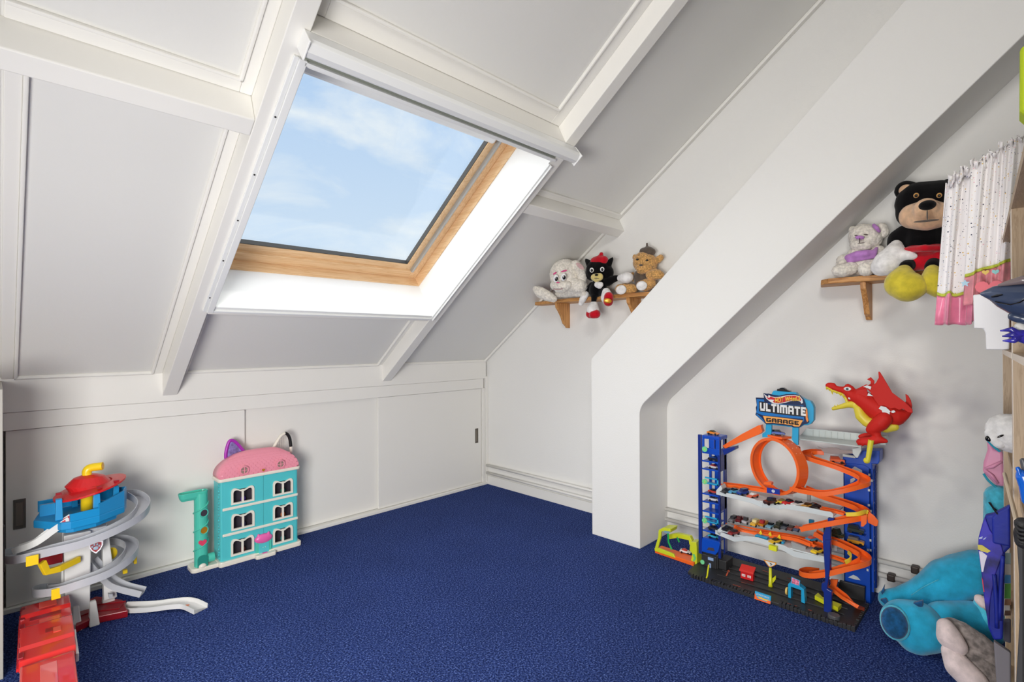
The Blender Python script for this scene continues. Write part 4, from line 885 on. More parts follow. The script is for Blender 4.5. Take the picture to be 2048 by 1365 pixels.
e = lambda X, Y: g(ZS, X, Y, SG-.0055)
FY = pl('flame_yellow', (246, 200, 70))
a, b, c = e(740, 600), e(1265, 520), e(745, 490)
txt('HOT', 'logo_lettering', FY, sg, e(738, 592), e(940, 575)-e(738, 592), (0, 0, 1), width=(e(915, 580)-e(738, 592)).length, size=(e(740, 485)-e(740, 592)).length, depth=.0008, fat=.03)
txt('WHeeLS', 'logo_lettering', FY, sg, e(945, 568), e(1260, 545)-e(945, 568), (0, 0, 1), width=(e(1262, 540)-e(945, 568)).length, size=(e(945, 455)-e(945, 560)).length, depth=.0008, fat=.03)
e = lambda X, Y: g(ZS, X, Y, SG-.003)
# block lettering: each letter drawn with bars in a unit box (width, bars, slants)
GL = {'U': (1, [(0, .25, .3, 1), (.7, .25, 1, 1), (.08, 0, .92, .28)]), 'L': (.85, [(0, 0, .3, 1), (0, 0, .85, .28)]), 'T': (.95, [(0, .74, .95, 1), (.32, 0, .62, 1)]), 'I': (.32, [(0, 0, .32, 1)]),
      'M': (1.35, [(0, 0, .3, .8), (.52, 0, .83, .9), (1.05, 0, 1.35, .8), (.08, .72, 1.27, 1)]), 'A': (1, [(0, 0, .3, .8), (.7, 0, 1, .8), (.1, .72, .9, 1), (.2, .3, .8, .5)]), 'E': (.85, [(0, 0, .3, 1), (0, 0, .85, .26), (0, .38, .72, .62), (0, .75, .85, 1)]),
      'G': (1, [(0, .1, .3, .9), (.08, 0, .92, .27), (.08, .74, 1, 1), (.72, .05, 1, .5), (.5, .34, 1, .54)]), 'R': (1, [(0, 0, .3, 1), (.1, .74, .92, 1), (.72, .45, 1, .92), (.1, .36, .9, .56), (.68, 0, 1, .4)])}
def block(body, name, m_, o_, r_, w_, h_, lift):
    tot = sum(GL[c][0]+.14 for c in body)-.14; k = w_/tot; r = V(r_).normalized(); u = V((0, 0, 1)); out = V((-1, 0, 0)); x = 0; m = MB()
    for c in body:
        for i, (x0, y0, x1, y1) in enumerate(GL[c][1]):
            p = [V(o_)+r*((x+X)*k)+u*(Y*h_)+out*(lift+i*.00004) for X, Y in ((x0, y0), (x1, y0), (x1, y1), (x0, y1))]; m.prism(p, out*-.0014)
        x += GL[c][0]+.14
    m.build(name, m_, sg)
block('ULTIMATE', 'sign_lettering', WHITE, e(420, 752), e(1385, 868)-e(420, 752), (e(1385, 862)-e(420, 752)).length, (e(420, 582)-e(420, 752)).length, .0008)
block('GARAGE', 'sign_lettering', BLACK, e(552, 985), e(1240, 1062)-e(552, 985), (e(1235, 1055)-e(552, 985)).length, (e(560, 902)-e(560, 985)).length, .0008)
slab('sign_post', Z1, [(1035, 190), (1112, 200), (1112, 330), (1060, 375), (985, 378), (985, 330), (1030, 300)], SG+.006, .016, CYAN, bevel=.0015)
slab('sign_post', Z1, [(1395, 230), (1482, 240), (1476, 485), (1440, 485), (1392, 410)], SG+.006, .016, CYAN, bevel=.0015)
# small things fixed on the base
a, b = gz(Z5, 870, 480, .016), gz(Z5, 1050, 530, .016)
tb = MB(); d = (b-a); n = V((1, 0, 0)); hh_ = .052
tb.prism([a, b, b+n*.02, a+n*.02], (0, 0, hh_*.72)); kb = tb.build('ticket_booth', RED, gr, bevel=.001)
MB().prism([a+V((-.006, .004, hh_*.66)), b+V((-.006, -.004, hh_*.66)), b+V((.026, -.004, hh_)), a+V((.026, .004, hh_))], (0, 0, .008)).build('booth_roof', pl('booth_red', (222, 60, 54)), kb, bevel=.001)
for t_ in (.25, .7):
    c = a.lerp(b, t_)+V((-.001, 0, .012)); MB().box(c.x-.001, c.x+.001, c.y-.008, c.y+.008, c.z, c.z+.011).build('booth_window', WHITE, kb)
    txt('24', 'booth_number', RED, kb, c+V((-.0014, .006, .002)), (0, -1, 0), (0, 0, 1), width=.011, size=.007, depth=.0004)
c = gz(Z5, 1300, 600, .016); h = at(*Z5(1290, 330), 'x', c.x)
m = MB(); m.tube([c, c+V((0, 0, .012)), V((c.x, c.y, h.z))], [.0105, .0075, .0058], 12); pst = m.build('warning_post', LIME, gr, smooth=True)
m = MB(); tri = trace(Z5, [(1198, 218), (1385, 262), (1380, 290), (1305, 325), (1275, 318)], c.x+.47-.003); m.prism(tri, (.004, 0, 0)); ws = m.build('warning_sign', pl('sign_orange', (240, 160, 40)), pst)
ctr = sum(tri, V())/5; MB().prism([ctr+(p-ctr)*.78+V((-.0008, 0, 0)) for p in tri], (.0006, 0, 0)).build('warning_face', WHITE, ws)
m = MB(); m.cbox(ctr+V((-.0012, 0, .000)), (.0004, 0, 0), (0, .0013, 0), (0, 0, .007)); m.cbox(ctr+V((-.0012, 0, .002)), (.0004, 0, 0), (0, .006, .003), (0, -.0007, .001)); m.build('warning_symbol', BLACK, ws)
MB().prism(trace(Z5, [(1320, 490), (1375, 445), (1375, 500), (1330, 560)], c.x+.47+.01), (.004, 0, 0)).build('post_flag', LIME, pst)
c = gz(Z5, 380, 480, .016); MB().sweep([(-.004, -.003), (.004, -.003), (.004, .003), (-.004, .003)], [c, c+V((.0, -.004, .01)), at(*Z5(415, 290), 'x', c.x)]).build('barrier', LIME, gr, bevel=.001)
# blue service arch
a, b = gz(Z6, 260, 760, .016), gz(Z6, 490, 845, .016); zt = at(*Z6(330, 560), 'x', a.x).z
aw = MB(); d = b-a; n = V((.03, 0, 0)); L1 = d.length; d.normalize(); z = V((0, 0, 1))
aw.prism([a, a+d*.012, a+d*.012+z*(zt*.62), b-d*.012+z*(zt*.62), b-d*.012, b+d*.003, b+d*.003+z*.006, b+z*(zt*.7), b-d*.02+z*(zt-.016), a+d*.008+z*(zt-.016), a+z*(zt*.7)], n); arch_ = aw.build('service_arch', CYAN, gr, bevel=.001)
p_ = [a+d*.012+z*(zt-.017), b-d*.018+z*(zt-.017), b-d*.018+z*(zt+.004)+n*.3, a+d*.012+z*(zt+.008)+n*.3]
q = MB().prism(p_, (.003, 0, 0)).build('arch_board', CYAN, arch_); ctr = sum(p_, V())/4
MB().prism([ctr+(p-ctr)*.84-V((.0008, 0, -.0002)) for p in p_], (.0008, 0, 0)).build('arch_print', pl('arch_pink_print', (226, 120, 150), var=.3, vscale=160), q)
MB().cyl(a+V((.012, .012, .022)), a+V((.012, .004, .022)), .016, 14).build('arch_drum', pl('sand_plastic', (232, 196, 110)), arch_, bevel=.002)
MB().prism([gz(Z6, 640, 790, .016), gz(Z6, 690, 745, .016), gz(Z6, 760, 810, .016), gz(Z6, 1030, 915, .016), gz(Z6, 975, 970, .016)], (0, 0, .018)).build('ramp_wedge', LIME, gr, bevel=.002)

# dragon on the runway (part of the garage)
DR = pl('dragon_red_plastic', (200, 36, 28), .6, spec=.25); DY = pl('dragon_yellow_plastic', (222, 204, 60), .4)
DL = .27
def dr(X, Y, dx=0): return g(ZD, X, Y, DL+dx)
kd = lambda r: r/6.825/392          # zoom pixels to metres
def chainD(m, pts, dx=0): m.chain([(dr(X, Y, dx+(o[0] if o else 0)), kd(r)) for X, Y, r, *o in pts])
m = MB()
chainD(m, [(430, 420, 62), (540, 440, 95), (660, 520, 110), (780, 600, 125), (900, 670, 140), (1020, 700, 110), (1130, 690, 60), (1215, 650, 28)])
chainD(m, [(430, 400, 62), (350, 350, 45), (250, 330, 32), (160, 300, 32), (115, 285, 34)])
chainD(m, [(380, 300, 36), (420, 330, 40)]); chainD(m, [(130, 270, 26), (190, 270, 20)])
chainD(m, [(420, 460, 42), (405, 440, 40)])
chainD(m, [(470, 400, 40), (560, 340, 30), (640, 280, 14)])
dg = m.build('dragon', DR, gr, remesh=.0035)
m = MB(); chainD(m, [(180, 600, 22), (280, 575, 28), (380, 545, 36), (470, 540, 48)], -.004)
chainD(m, [(520, 600, 46), (560, 700, 60), (640, 780, 60), (760, 820, 60), (900, 850, 66), (1020, 850, 44)], -.012)
m.build('belly', DY, dg, remesh=.0032)
m = MB()
for X, Y, X2, Y2 in ((95, 318, 92, 345), (165, 360, 170, 408), (225, 375, 228, 400), (275, 395, 285, 430), (320, 420, 325, 460), (130, 335, 128, 360)): m.tube([dr(X, Y, -.012), dr(X2, Y2, -.012)], [kd(15), kd(2)], 8)
chainD(m, [(95, 310, 12), (170, 355, 13), (300, 400, 13), (350, 460, 15), (370, 510, 16)], -.008)
for X in (200, 235, 270, 310, 350): m.tube([dr(X, 575-(X-200)*.12, -.01), dr(X+5, 545-(X-200)*.15, -.01)], [kd(11), kd(2)], 8)
m.build('teeth', DY, dg, smooth=False)
for dx in (-.034,):
    MB().ell(dr(375, 330, -.026), (.003, kd(38), kd(22)), n=14, m=10).build('eye', WHITE, dg, smooth=True)
    MB().ell(dr(372, 332, -.029), (.0016, kd(14), kd(14)), n=12, m=8).build('pupil', pl('eye_teal', (40, 60, 70)), dg, smooth=True)
MB().ell(dr(405, 457, -.02), (.002, kd(16), kd(15)), n=10, m=8).build('cheek_stud', WHITE, dg, smooth=True)
m = MB(); chainD(m, [(880, 740, 78), (820, 800, 85), (740, 860, 70), (690, 890, 48)], -.05); chainD(m, [(690, 890, 48), (770, 940, 44), (790, 1010, 40)], -.05); chainD(m, [(790, 1020, 46), (700, 1040, 48), (600, 1045, 45), (545, 1055, 38)], -.05); chainD(m, [(800, 1020, 46), (900, 1045, 22)], -.05)
for X, Y in ((525, 1075), (580, 1085), (650, 1085)): chainD(m, [(X+20, Y-20, 26), (X, Y+10, 14)], -.06)
m.build('leg', DR, dg, remesh=.003)
m = MB(); chainD(m, [(700, 960, 30), (620, 965, 30), (560, 985, 30)], .02); chainD(m, [(780, 880, 50), (760, 950, 36)], .02); m.build('leg', DR, dg, remesh=.003)
def sheet(name, pts, dx, th=.005):
    return MB().prism([dr(X, Y, dx) for X, Y in pts], (th, 0, 0)).build(name, DR, dg, bevel=.0015)
sheet('wing', [(640, 330), (760, 250), (800, 180), (795, 95), (815, 95), (850, 150), (910, 250), (985, 380), (1170, 520), (1260, 610), (1265, 660), (1200, 650), (1130, 600), (1080, 620), (1020, 590), (960, 600), (880, 560), (800, 560), (720, 440), (690, 380)], -.042)
sheet('tail', [(1165, 400), (1200, 420), (1240, 490), (1255, 560), (1250, 640), (1200, 640), (1150, 560), (1150, 520), (1175, 500)], -.005, .008)
sheet('claw', [(640, 200), (690, 170), (740, 220), (735, 280), (690, 300), (640, 290), (690, 260), (690, 225)], .01, .008)
sheet('crest', [(640, 320), (650, 400), (640, 450), (560, 420), (470, 420), (500, 350)], -.03, .006)
MB().box(dr(840, 0, 0).x-.02, dr(840, 0, 0).x+.03, dr(915, 1000).y, dr(820, 1000).y, dr(800, 1085).z, dr(800, 960).z).build('dragon_mount', RW, dg, bevel=.004)
MB().prism([dr(X, Y, -.056) for X, Y in ((800, 600), (830, 562), (900, 580), (965, 640), (950, 650), (950, 690), (910, 690), (900, 655), (860, 670), (840, 620))], (.001, 0, 0)).build('wing_hole', pl('pale_grey_plastic', (206, 212, 212)), dg)
for p in ([(975, 630), (1010, 620), (1030, 645), (1000, 660), (975, 655)], [(645, 425), (660, 382), (725, 430)], [(590, 300), (640, 280), (700, 300), (690, 340), (640, 315)]):
    MB().prism([dr(X, Y, -.0565) for X, Y in p], (.001, 0, 0)).build('wing_hole', pl('pale_grey_plastic', (206, 212, 212)), dg)

# side launcher, yellow-green
LV = vw(1150, 960, 6.067)
def lz(X, Y, z): return at(*LV(X, Y), 'z', z)
def lx_(X, Y, x): return at(*LV(X, Y), 'x', x)
la = thing('track_launcher', 'lime and orange toy car launcher left of the tall toy garage', 'toy', (-.26, -1.82, 0))
p0, p1, p2 = lz(968, 890, 0), lz(1440, 1055, 0), lz(1060, 770, .02)
m = MB(); A0, A1 = p0+V((0, .0, 0)), p1; dpt = V((.075, 0, 0))
m.prism([A0, A1, A1+dpt, A0+dpt], (0, 0, .02)); ll = m.build('tray', ORANGE, la, bevel=.003)
LIM = pl('lime_green_plastic', (206, 214, 44))
zf = .042
m = MB(); m.prism([A0+V((-.003, 0, .012)), A0.lerp(A1, .55)+V((-.003, 0, .012)), A0.lerp(A1, .5)+V((-.003, 0, .03)), A0.lerp(A1, .12)+V((-.003, 0, .034)), A0+V((-.003, 0, .028))], (.012, 0, 0)); m.build('front_rail', LIM, la, bevel=.002)
pf = V((A0.x, 0, 0)).x
m = MB(); m.sweep([(-.008, -.006), (.008, -.006), (.008, .006), (-.008, .006)], [A0+V((.0, -.012, .03)), lx_(1030, 700, pf), lx_(1035, 620, pf), lx_(1075, 600, pf), lx_(1165, 610, pf)], up=(1, 0, 0)); m.build('arch', LIM, la, bevel=.002)
m = MB(); a = lx_(1060, 590, pf); b = lx_(1160, 640, pf); m.prism([lx_(1050, 590, pf-.004), lx_(1165, 600, pf-.004), lx_(1150, 650, pf-.004), lx_(1070, 640, pf-.004)], (.08, 0, 0)); ab = m.build('arch_bridge', LIM, la, bevel=.004)
MB().prism([lx_(1066, 604, pf-.005), lx_(1160, 622, pf-.005), lx_(1140, 655, pf-.005), lx_(1085, 642, pf-.005)], (.001, 0, 0)).build('label', pl('label_grey_blue', (120, 160, 180)), ab)
xb_ = pf+.078
m = MB(); m.sweep([(-.012, -.013), (.012, -.013), (.012, .013), (-.012, .013)], [lx_(1150, 690, xb_), lx_(1250, 672, xb_), lx_(1400, 705, xb_), lx_(1425, 780, xb_)], up=(1, 0, 0)); m.build('back_rail', LIM, la, bevel=.002)
m = MB(); m.prism([lx_(1395, 760, pf), lx_(1470, 760, pf), lx_(1478, 830, pf), lx_(1478, 1060, pf), lx_(1395, 1020, pf), lx_(1420, 900, pf), lx_(1385, 860, pf)], (.06, 0, 0)); gt = m.build('gate', LIM, la, bevel=.004)
MB().prism([lx_(1425, 905, pf-.002), lx_(1447, 905, pf-.002), lx_(1470, 955, pf-.002), lx_(1442, 1000, pf-.002), lx_(1422, 1000, pf-.002), lx_(1442, 955, pf-.002)], (.002, 0, 0)).build('arrow', pl('arrow_green', (110, 200, 120)), gt)
MB().sweep([(-.004, -.003), (.004, -.003), (.004, .003), (-.004, .003)], [lx_(1130, 650, pf), lx_(1135, 760, pf), lx_(1175, 850, pf)], up=(1, 0, 0)).build('lever', GREEN, la, bevel=.001)
MB().sweep([(-.004, -.003), (.004, -.003), (.004, .003), (-.004, .003)], [lx_(1240, 690, xb_-.01), lx_(1265, 760, xb_-.01)], up=(1, 0, 0)).build('lever', GREEN, la, bevel=.001)
c = at(*LV(1548, 1000), 'x', XF-.001); MB().cyl(c-V((.004, 0, 0)), c+V((.002, 0, 0)), .011, 16).build('dial', MINTB, gr, bevel=.001)

# ------------------------------------------------------------------ toy cars, each its own thing
PROF = {
 'sedan': ([(-.5, .07), (-.5, .2), (-.44, .26), (-.22, .28), (.2, .27), (.42, .23), (.5, .17), (.5, .07)], [(-.36, .27), (-.25, .42), (.05, .43), (.22, .26)]),
 'sport': ([(-.5, .07), (-.5, .22), (-.42, .25), (-.1, .24), (.25, .21), (.5, .12), (.5, .06)], [(-.36, .24), (-.22, .35), (-.02, .36), (.2, .22)]),
 'jeep': ([(-.5, .09), (-.5, .32), (.28, .32), (.5, .28), (.5, .09)], [(-.47, .31), (-.45, .52), (.12, .52), (.22, .31)]),
 'truck': ([(-.5, .09), (-.5, .42), (-.05, .42), (-.05, .30), (.5, .28), (.5, .09)], [(0, .29), (.02, .55), (.26, .55), (.36, .28)])}
CM = {}
def car_meshes(kind):
    if kind in CM: return CM[kind]
    bp_, cp = PROF[kind]; L = .056; wv = .0125
    def mesh(nm, prof, w):
        m = MB(); m.prism([V((x*L, -w, z*L)) for x, z in prof], (0, 2*w, 0)); me = bpy.data.meshes.new(nm); me.from_pydata(m.v, [], m.f)
        b = bmesh.new(); b.from_mesh(me); bmesh.ops.recalc_face_normals(b, faces=b.faces); bmesh.ops.bevel(b, geom=b.edges[:], offset=.0011, segments=1, affect='EDGES'); b.to_mesh(me); b.free(); me.materials.append(None); return me
    body = mesh('body', bp_, wv); cab = mesh('cabin', cp, wv*.82)
    r = .0062 if kind in ('jeep', 'truck') else .0052
    wm = MB(); wm.tube([(0, -.0026, 0), (0, .0026, 0)], r, 10); me = bpy.data.meshes.new('wheel'); me.from_pydata(wm.v, [], wm.f); me.materials.append(BLACK)
    CM[kind] = (body, cab, me, r); return CM[kind]
WGL = pl('smoked_window', (30, 34, 42), .15)
def car(kind, p, head, col, label, roof=None, group='toy cars on and around the garage', s=1, rz=0):
    body, cab, wh, r = car_meshes(kind)
    t = thing('toy_car', label, 'toy car', p, group, math.radians(head)); t.scale = (s, s, s)
    if rz: t.rotation_euler[1] = math.radians(rz)
    def put(nm, me, loc, m_):
        o = bpy.data.objects.new(nm, me); COL.objects.link(o); o.parent = t; o.location = loc
        if m_: o.material_slots[0].link = 'OBJECT'; o.material_slots[0].material = m_
        return o
    put('body', body, (0, 0, r*.25), pl('car_paint_%d_%d_%d' % col, col, .25, coat=.4)); put('cabin', cab, (0, 0, r*.25), pl('car_paint_%d_%d_%d' % roof, roof, .25) if roof else WGL)
    for x in (-.017, .017):
        for y in (-.0115, .0115): put('wheel', wh, (x, y, r), None)
U, D = dz1-.006, dz2-.006
U = dz1-.005; D = dz2-.005
def cz_(view, X, Y, z): return at(*view(X, Y), 'z', z)
for kind, view, X, Y, z, head, col, roof, lab in [
 ('sport', ZC, 372, 650, U, 152.5, (60, 60, 64), None, 'dark grey toy car at the left end of the upper deck'),
 ('sedan', ZC, 408, 652, U, 150, (90, 170, 210), None, 'light blue toy car on the upper deck beside the blue one'),
 ('jeep', ZC, 452, 660, U, 157.5, (34, 66, 150), (24, 40, 90), 'bright blue toy pickup on the upper deck'),
 ('sport', ZC, 500, 672, U, 160, (226, 90, 50), (230, 226, 220), 'orange and white toy racing car on the upper deck'),
 ('sport', ZC, 640, 702, U, 127.5, (226, 200, 60), (110, 110, 70), 'yellow toy car under the orange loop'),
 ('sedan', ZC, 676, 708, U, 147.5, (206, 40, 46), None, 'red toy car on the upper deck'),
 ('sedan', ZC, 720, 716, U, 147.5, (224, 222, 222), None, 'white toy car on the upper deck beside the red one'),
 ('sport', ZC, 766, 722, U, 152.5, (206, 150, 60), (70, 50, 30), 'gold and black toy car on the upper deck'),
 ('sport', ZC, 796, 722, U, 137.5, (44, 44, 48), None, 'black toy car on the upper deck beside the gold one'),
 ('jeep', ZC, 585, 706, U-.004, 150, (70, 40, 36), None, 'dark brown toy car in the dip of the upper deck'),
 ('jeep', ZC, 405, 792, D+.013, 172, (110, 110, 112), None, 'grey toy car at the left of the rear row, lower deck'),
 ('truck', ZC, 440, 792, D+.013, 172, (112, 30, 36), (80, 20, 26), 'dark red toy truck in the rear row, lower deck'),
 ('truck', ZC, 472, 798, D+.013, 172, (190, 186, 190), (50, 46, 50), 'silver and black toy truck in the rear row'),
 ('jeep', ZC, 512, 810, D+.013, 175, (236, 184, 60), (240, 220, 150), 'yellow toy car in the rear row, lower deck'),
 ('truck', ZC, 552, 812, D+.013, 172, (200, 130, 40), (180, 40, 40), 'gold toy truck with red cab in the rear row'),
 ('sedan', ZC, 588, 820, D+.013, 172, (120, 176, 200), None, 'small light blue toy car in the rear row'),
 ('jeep', ZC, 628, 822, D+.013, 172, (60, 66, 50), (46, 52, 40), 'olive green toy van in the rear row'),
 ('sedan', ZC, 660, 826, D+.013, 172, (90, 96, 104), None, 'slate grey toy car in the rear row'),
 ('sport', ZC, 688, 830, D+.013, 172, (130, 60, 50), (70, 60, 60), 'rust brown toy car in the rear row'),
 ('sport', ZC, 718, 834, D+.013, 172, (70, 90, 130), (200, 90, 60), 'blue toy car with orange cabin in the rear row'),
 ('sport', ZC, 375, 832, D, 157.5, (36, 34, 36), None, 'black toy car at the left front of the lower deck'),
 ('sedan', ZC, 408, 854, D, 160, (140, 40, 36), (40, 24, 26), 'dark red toy car at the left front of the lower deck'),
 ('sport', ZC, 610, 894, D, 152.5, (240, 190, 40), (60, 50, 30), 'yellow and black toy racing car near the yellow arms'),
 ('sedan', ZC, 815, 944, D, 160, (244, 204, 40), None, 'yellow toy car at the right end of the lower deck'),
 ('sport', ZC, 785, 885, D+.02, 147.5, (60, 160, 206), (220, 90, 70), 'small blue winged toy at the lower deck ramp'),
]:
    car(kind, cz_(view, X, Y, z), head, col, lab, roof)
def tcar(kind, X, i, head, col, lab, roof=None, dz=0):
    y = at(X, trays[i], 'x', -.27).y; car(kind, V((-.268, max(min(y, YL-.045), YR+.035), TZ[i]+dz)), head, col, lab, roof)
for kind, X, i, col, roof, lab in [
 ('sport', 1428, 0, (30, 34, 52), (40, 80, 150), 'black and blue toy car, topmost in the lift tower'),
 ('sport', 1428, 1, (220, 216, 214), (170, 40, 40), 'white toy racing car with red cabin in the lift tower'),
 ('sport', 1428, 2, (200, 70, 50), (30, 30, 34), 'red and black toy car below the upper cyan lift cage'),
 ('sedan', 1428, 3, (226, 224, 222), (40, 40, 44), 'white toy car in the middle of the lift tower'),
 ('sport', 1428, 6, (60, 56, 58), None, 'dark toy car below the lower cyan lift cage'),
 ('sport', 1428, 7, (60, 180, 206), (24, 30, 36), 'cyan toy racing car, lowest in the lift tower')]:
    tcar(kind, X, i, -84, col, lab, roof)
car('sport', V((XF+.045, (YL+YR)/2, zb2+.004)), -95, (236, 140, 50), 'orange toy car on top of the lift tower', (70, 60, 30), s=1.05)
c = g(ZS, 930, 352, SG+.024); car('sport', V((c.x, c.y, g(ZS, 930, 368, SG+.024).z)), -92, (44, 40, 38), 'black toy car on top of the lettered sign')
c = lc+V((0, 0, lr+.011)); car('sedan', c+nv*.015-hv*.008, -80, (20, 70, 160), 'blue toy car on top of the orange loop')
car('sport', c+nv*.022+hv*-.033, -100, (150, 176, 50), 'green toy car on top of the orange loop')
for Y, col, roof, kind, lab in ((1067, (52, 62, 52), (40, 44, 40), 'jeep', 'dark green toy jeep in the right blue tower'), (1090, (228, 160, 46), (120, 112, 104), 'jeep', 'yellow toy jeep in the right blue tower')):
    p = at(1712, Y, 'x', RX0-.022); car(kind, p, -88, col, lab, roof, s=1.1)
    q = MB(); q.box(RX0-.036, RX0, p.y-.034, p.y+.034, p.z-.003, p.z); q.build('tower_shelf', BLUE, gr)
p = at(1668, 1075, 'x', -.2); q = MB(); q.box(-.24, -.17, p.y-.02, p.y+.035, p.z-.004, p.z); q.box(-.245, -.24, p.y-.02, p.y+.035, dz2-.012, p.z); q.build('rear_shelf', PALE, gr)
car('truck', p, -110, (52, 62, 44), 'large dark green toy truck behind the stand post', (44, 50, 38), s=1.35)
p = g(Z2, 780, 730, .30); car('jeep', p, -70, (230, 110, 70), 'orange toy car behind the upper spiral track', (190, 80, 50))
MB().box(p.x-.02, p.x+.02, p.y-.03, p.y+.03, p.z-.004, p.z).build('rear_shelf', ORANGE, gr)
p = lz(1340, 890, .0205); car('sport', p+V((.0, 0, 0)), -78, (226, 222, 222), 'white toy car in the lime launcher', (200, 60, 50))
c = cz_(Z4, 430, 600, D+.013); MB().cbox(c+V((0, 0, .01)), (.008, 0, 0), (0, .011, 0), (0, 0, .01)).build('blue_seat', pl('teal_blue_plastic', (30, 120, 160)), dk2, bevel=.003)
# ------------------------------------------------------------------ plush helpers
def plush(name, c, **k): return mat(name, c, .95, bump=k.pop('bump', .3), bscale=k.pop('bscale', 420), sheen=k.pop('sheen', .35), spec=.1, var=k.pop('var', .07), vscale=k.pop('vscale', 40))
class Doll:
    """soft toy modelled as balls at depth x (plus offsets), sized in photograph pixels"""
    def __init__(s, root, x, view=None): s.r = root; s.x = x; s.v = view or (lambda X, Y: (X, Y)); s.k = view.k if view and hasattr(view, 'k') else 1
    def p(s, X, Y, dx=0): return at(*s.v(X, Y), 'x', s.x+dx)
    def part(s, name, m, chains, parent=None, vox=.005, fuzz=0, fsize=.012):
        b = MB()
        for ch in chains:
            pts = []
            for q in ch:
                c = s.p(q[0], q[1], q[3] if len(q) > 3 else 0); pts.append((c, q[2]/s.k/ppm(c)))
            b.chain(pts)
        return b.build(name, m, parent or s.r, remesh=vox, fuzz=fuzz, fsize=fsize)
    def ball(s, name, m, X, Y, rx, ry, dx=0, t=.004, parent=None, rot=0):
        c = s.p(X, Y, dx); k = s.k*ppm(c); d = (c-CAM).normalized(); l = d.cross(V((0, 0, 1))).normalized(); u = l.cross(d)
        M = Matrix((l, d, u)).transposed().to_3x3() @ Matrix.Rotation(math.radians(rot), 3, 'Y')
        return MB().ell(c, (rx/k, t, ry/k), M, n=18, m=12).build(name, m, parent or s.r, smooth=True)
def view(x0, y0, k):
    f = lambda X, Y: (x0+X/k, y0+Y/k)
    f.k = k; return f
P_WHITE = plush('cream_white_plush', (236, 230, 218), vscale=90, var=.1); P_BLACK = plush('black_plush', (13, 12, 14), var=.02, sheen=.08); P_REDP = plush('red_plush', (196, 16, 36)); P_TAN = plush('tan_plush', (232, 190, 152))
P_PURE = plush('white_velour', (238, 236, 234)); P_YEL = plush('mustard_yellow_plush', (214, 196, 60)); P_BROWN = plush('honey_curly_plush', (208, 160, 98), vscale=120, var=.2); P_LILAC = plush('lilac_satin', (188, 132, 200), bump=.1)
P_BLUE = plush('turquoise_plush', (44, 172, 212), vscale=20, var=.10); P_TEALL = plush('light_teal_plush', (82, 196, 222), var=.12); P_NAVY = plush('navy_plush', (26, 82, 128), var=.2, vscale=60); P_GREY = plush('mottled_grey_plush', (150, 140, 136), var=.25, vscale=50); P_PALEP = plush('pale_pink_plush', (228, 210, 208))
P_BRN2 = plush('dark_taupe_felt', (96, 84, 74)); EYEB = pl('black_bead', (12, 12, 14), .1); EYEW = pl('eye_white', (240, 240, 240), .3); P_PINKE = plush('pink_embroidery', (222, 84, 140)); P_YTAN = plush('pale_yellow_plush', (226, 206, 130))

# ------------------------------------------------------------------ wall shelves
E_ = view(1040, 460, 6.2031)
def shelf(label, y_l, y_r, zt, zb, xf, tip, by, pts):
    t = thing('wall_shelf', label, 'shelf', (0, (y_l+y_r)/2, zt)); m = MB(); m.prism([V(p) for p in pts], (0, 0, zt-zb)); m.build('board', M_pinesh, t, bevel=.004)
    for b in by:
        prof = [(-.001, zb), (xf+.015, zb), (xf+.02, zb-.03), (xf*.72, zb-.055), (xf*.55, zb-.09), (xf*.38, zb-.14), (xf*.22, tip+.012), (xf*.16, tip), (-.001, tip-.002)]
        MB().prism([V((x, b, z)) for x, z in prof], (0, .022, 0)).build('bracket', mat_pz, t, bevel=.002)
    return t
mat_pz = wood('pine_bracket', (208, 152, 90), (164, 108, 54), 2, 18)
zS, zB_ = 1.4445, 1.421
shelf('oiled pine wall shelf left of the leaning chimney breast', -.6, -1.6, zS, zB_, -.155, 1.253, (-.885, -1.447), [(-.001, -.62, zB_), (-.05, -.62, zB_), (-.085, -.63, zB_), (-.12, -.80, zB_), (-.155, -.88, zB_), (-.155, -1.62, zB_), (-.001, -1.62, zB_)])
zR, zRb = 1.436, 1.411
shelf('oiled pine wall shelf right of the leaning chimney breast', -2.4, -3.0, zR, zRb, -.155, 1.247, (-2.64,), [(-.001, -2.432, zRb), (-.12, -2.462, zRb), (-.155, -2.50, zRb), (-.155, -3.02, zRb), (-.001, -3.02, zRb)])

# white rabbit lying on the left shelf
rt = thing('plush_rabbit', 'cream plush rabbit lying on the left wall shelf, pink eyebrows', 'soft toy', at(1125, 600, 'x', -.10))
D_ = Doll(rt, -.195, E_)
D_.part('body', P_WHITE, [[(560, 560, 198, .0), (600, 640, 168, .0)], [(470, 800, 38), (560, 780, 60), (680, 730, 95), (760, 700, 80)], [(700, 790, 44), (790, 790, 40)], [(640, 680, 90, -.03), (740, 700, 90, -.02)]], vox=.006, fuzz=.010, fsize=.012)
D_.part('muzzle', P_WHITE, [[(430, 690, 60, -.085), (520, 700, 75, -.09), (590, 690, 55, -.08)], [(470, 730, 50, -.085), (540, 735, 45, -.085)]], vox=.005)
D_.part('arm', P_WHITE, [[(200, 740, 45, -.11), (260, 780, 72, -.10), (360, 830, 62, -.07), (420, 860, 42, -.05)]], vox=.006, fuzz=.007)
D_.part('ear', P_WHITE, [[(690, 440, 68, .0), (750, 500, 66, .0), (775, 600, 58, .0), (770, 690, 46, .0)]], vox=.006, fuzz=.008)
D_.ball('inner_ear', plush('pale_rose_plush', (212, 176, 174)), 745, 450, 26, 60, -.075, .006, rot=-50)
for X, Y in ((445, 605), (540, 588)):
    D_.ball('eye_white', EYEW, X, Y, 34, 48, -.128, .006, rot=8); D_.ball('eye', EYEB, X+6, Y+4, 20, 27, -.134, .005, rot=8); D_.ball('eye_glint', EYEW, X, Y-8, 6, 7, -.14, .002)
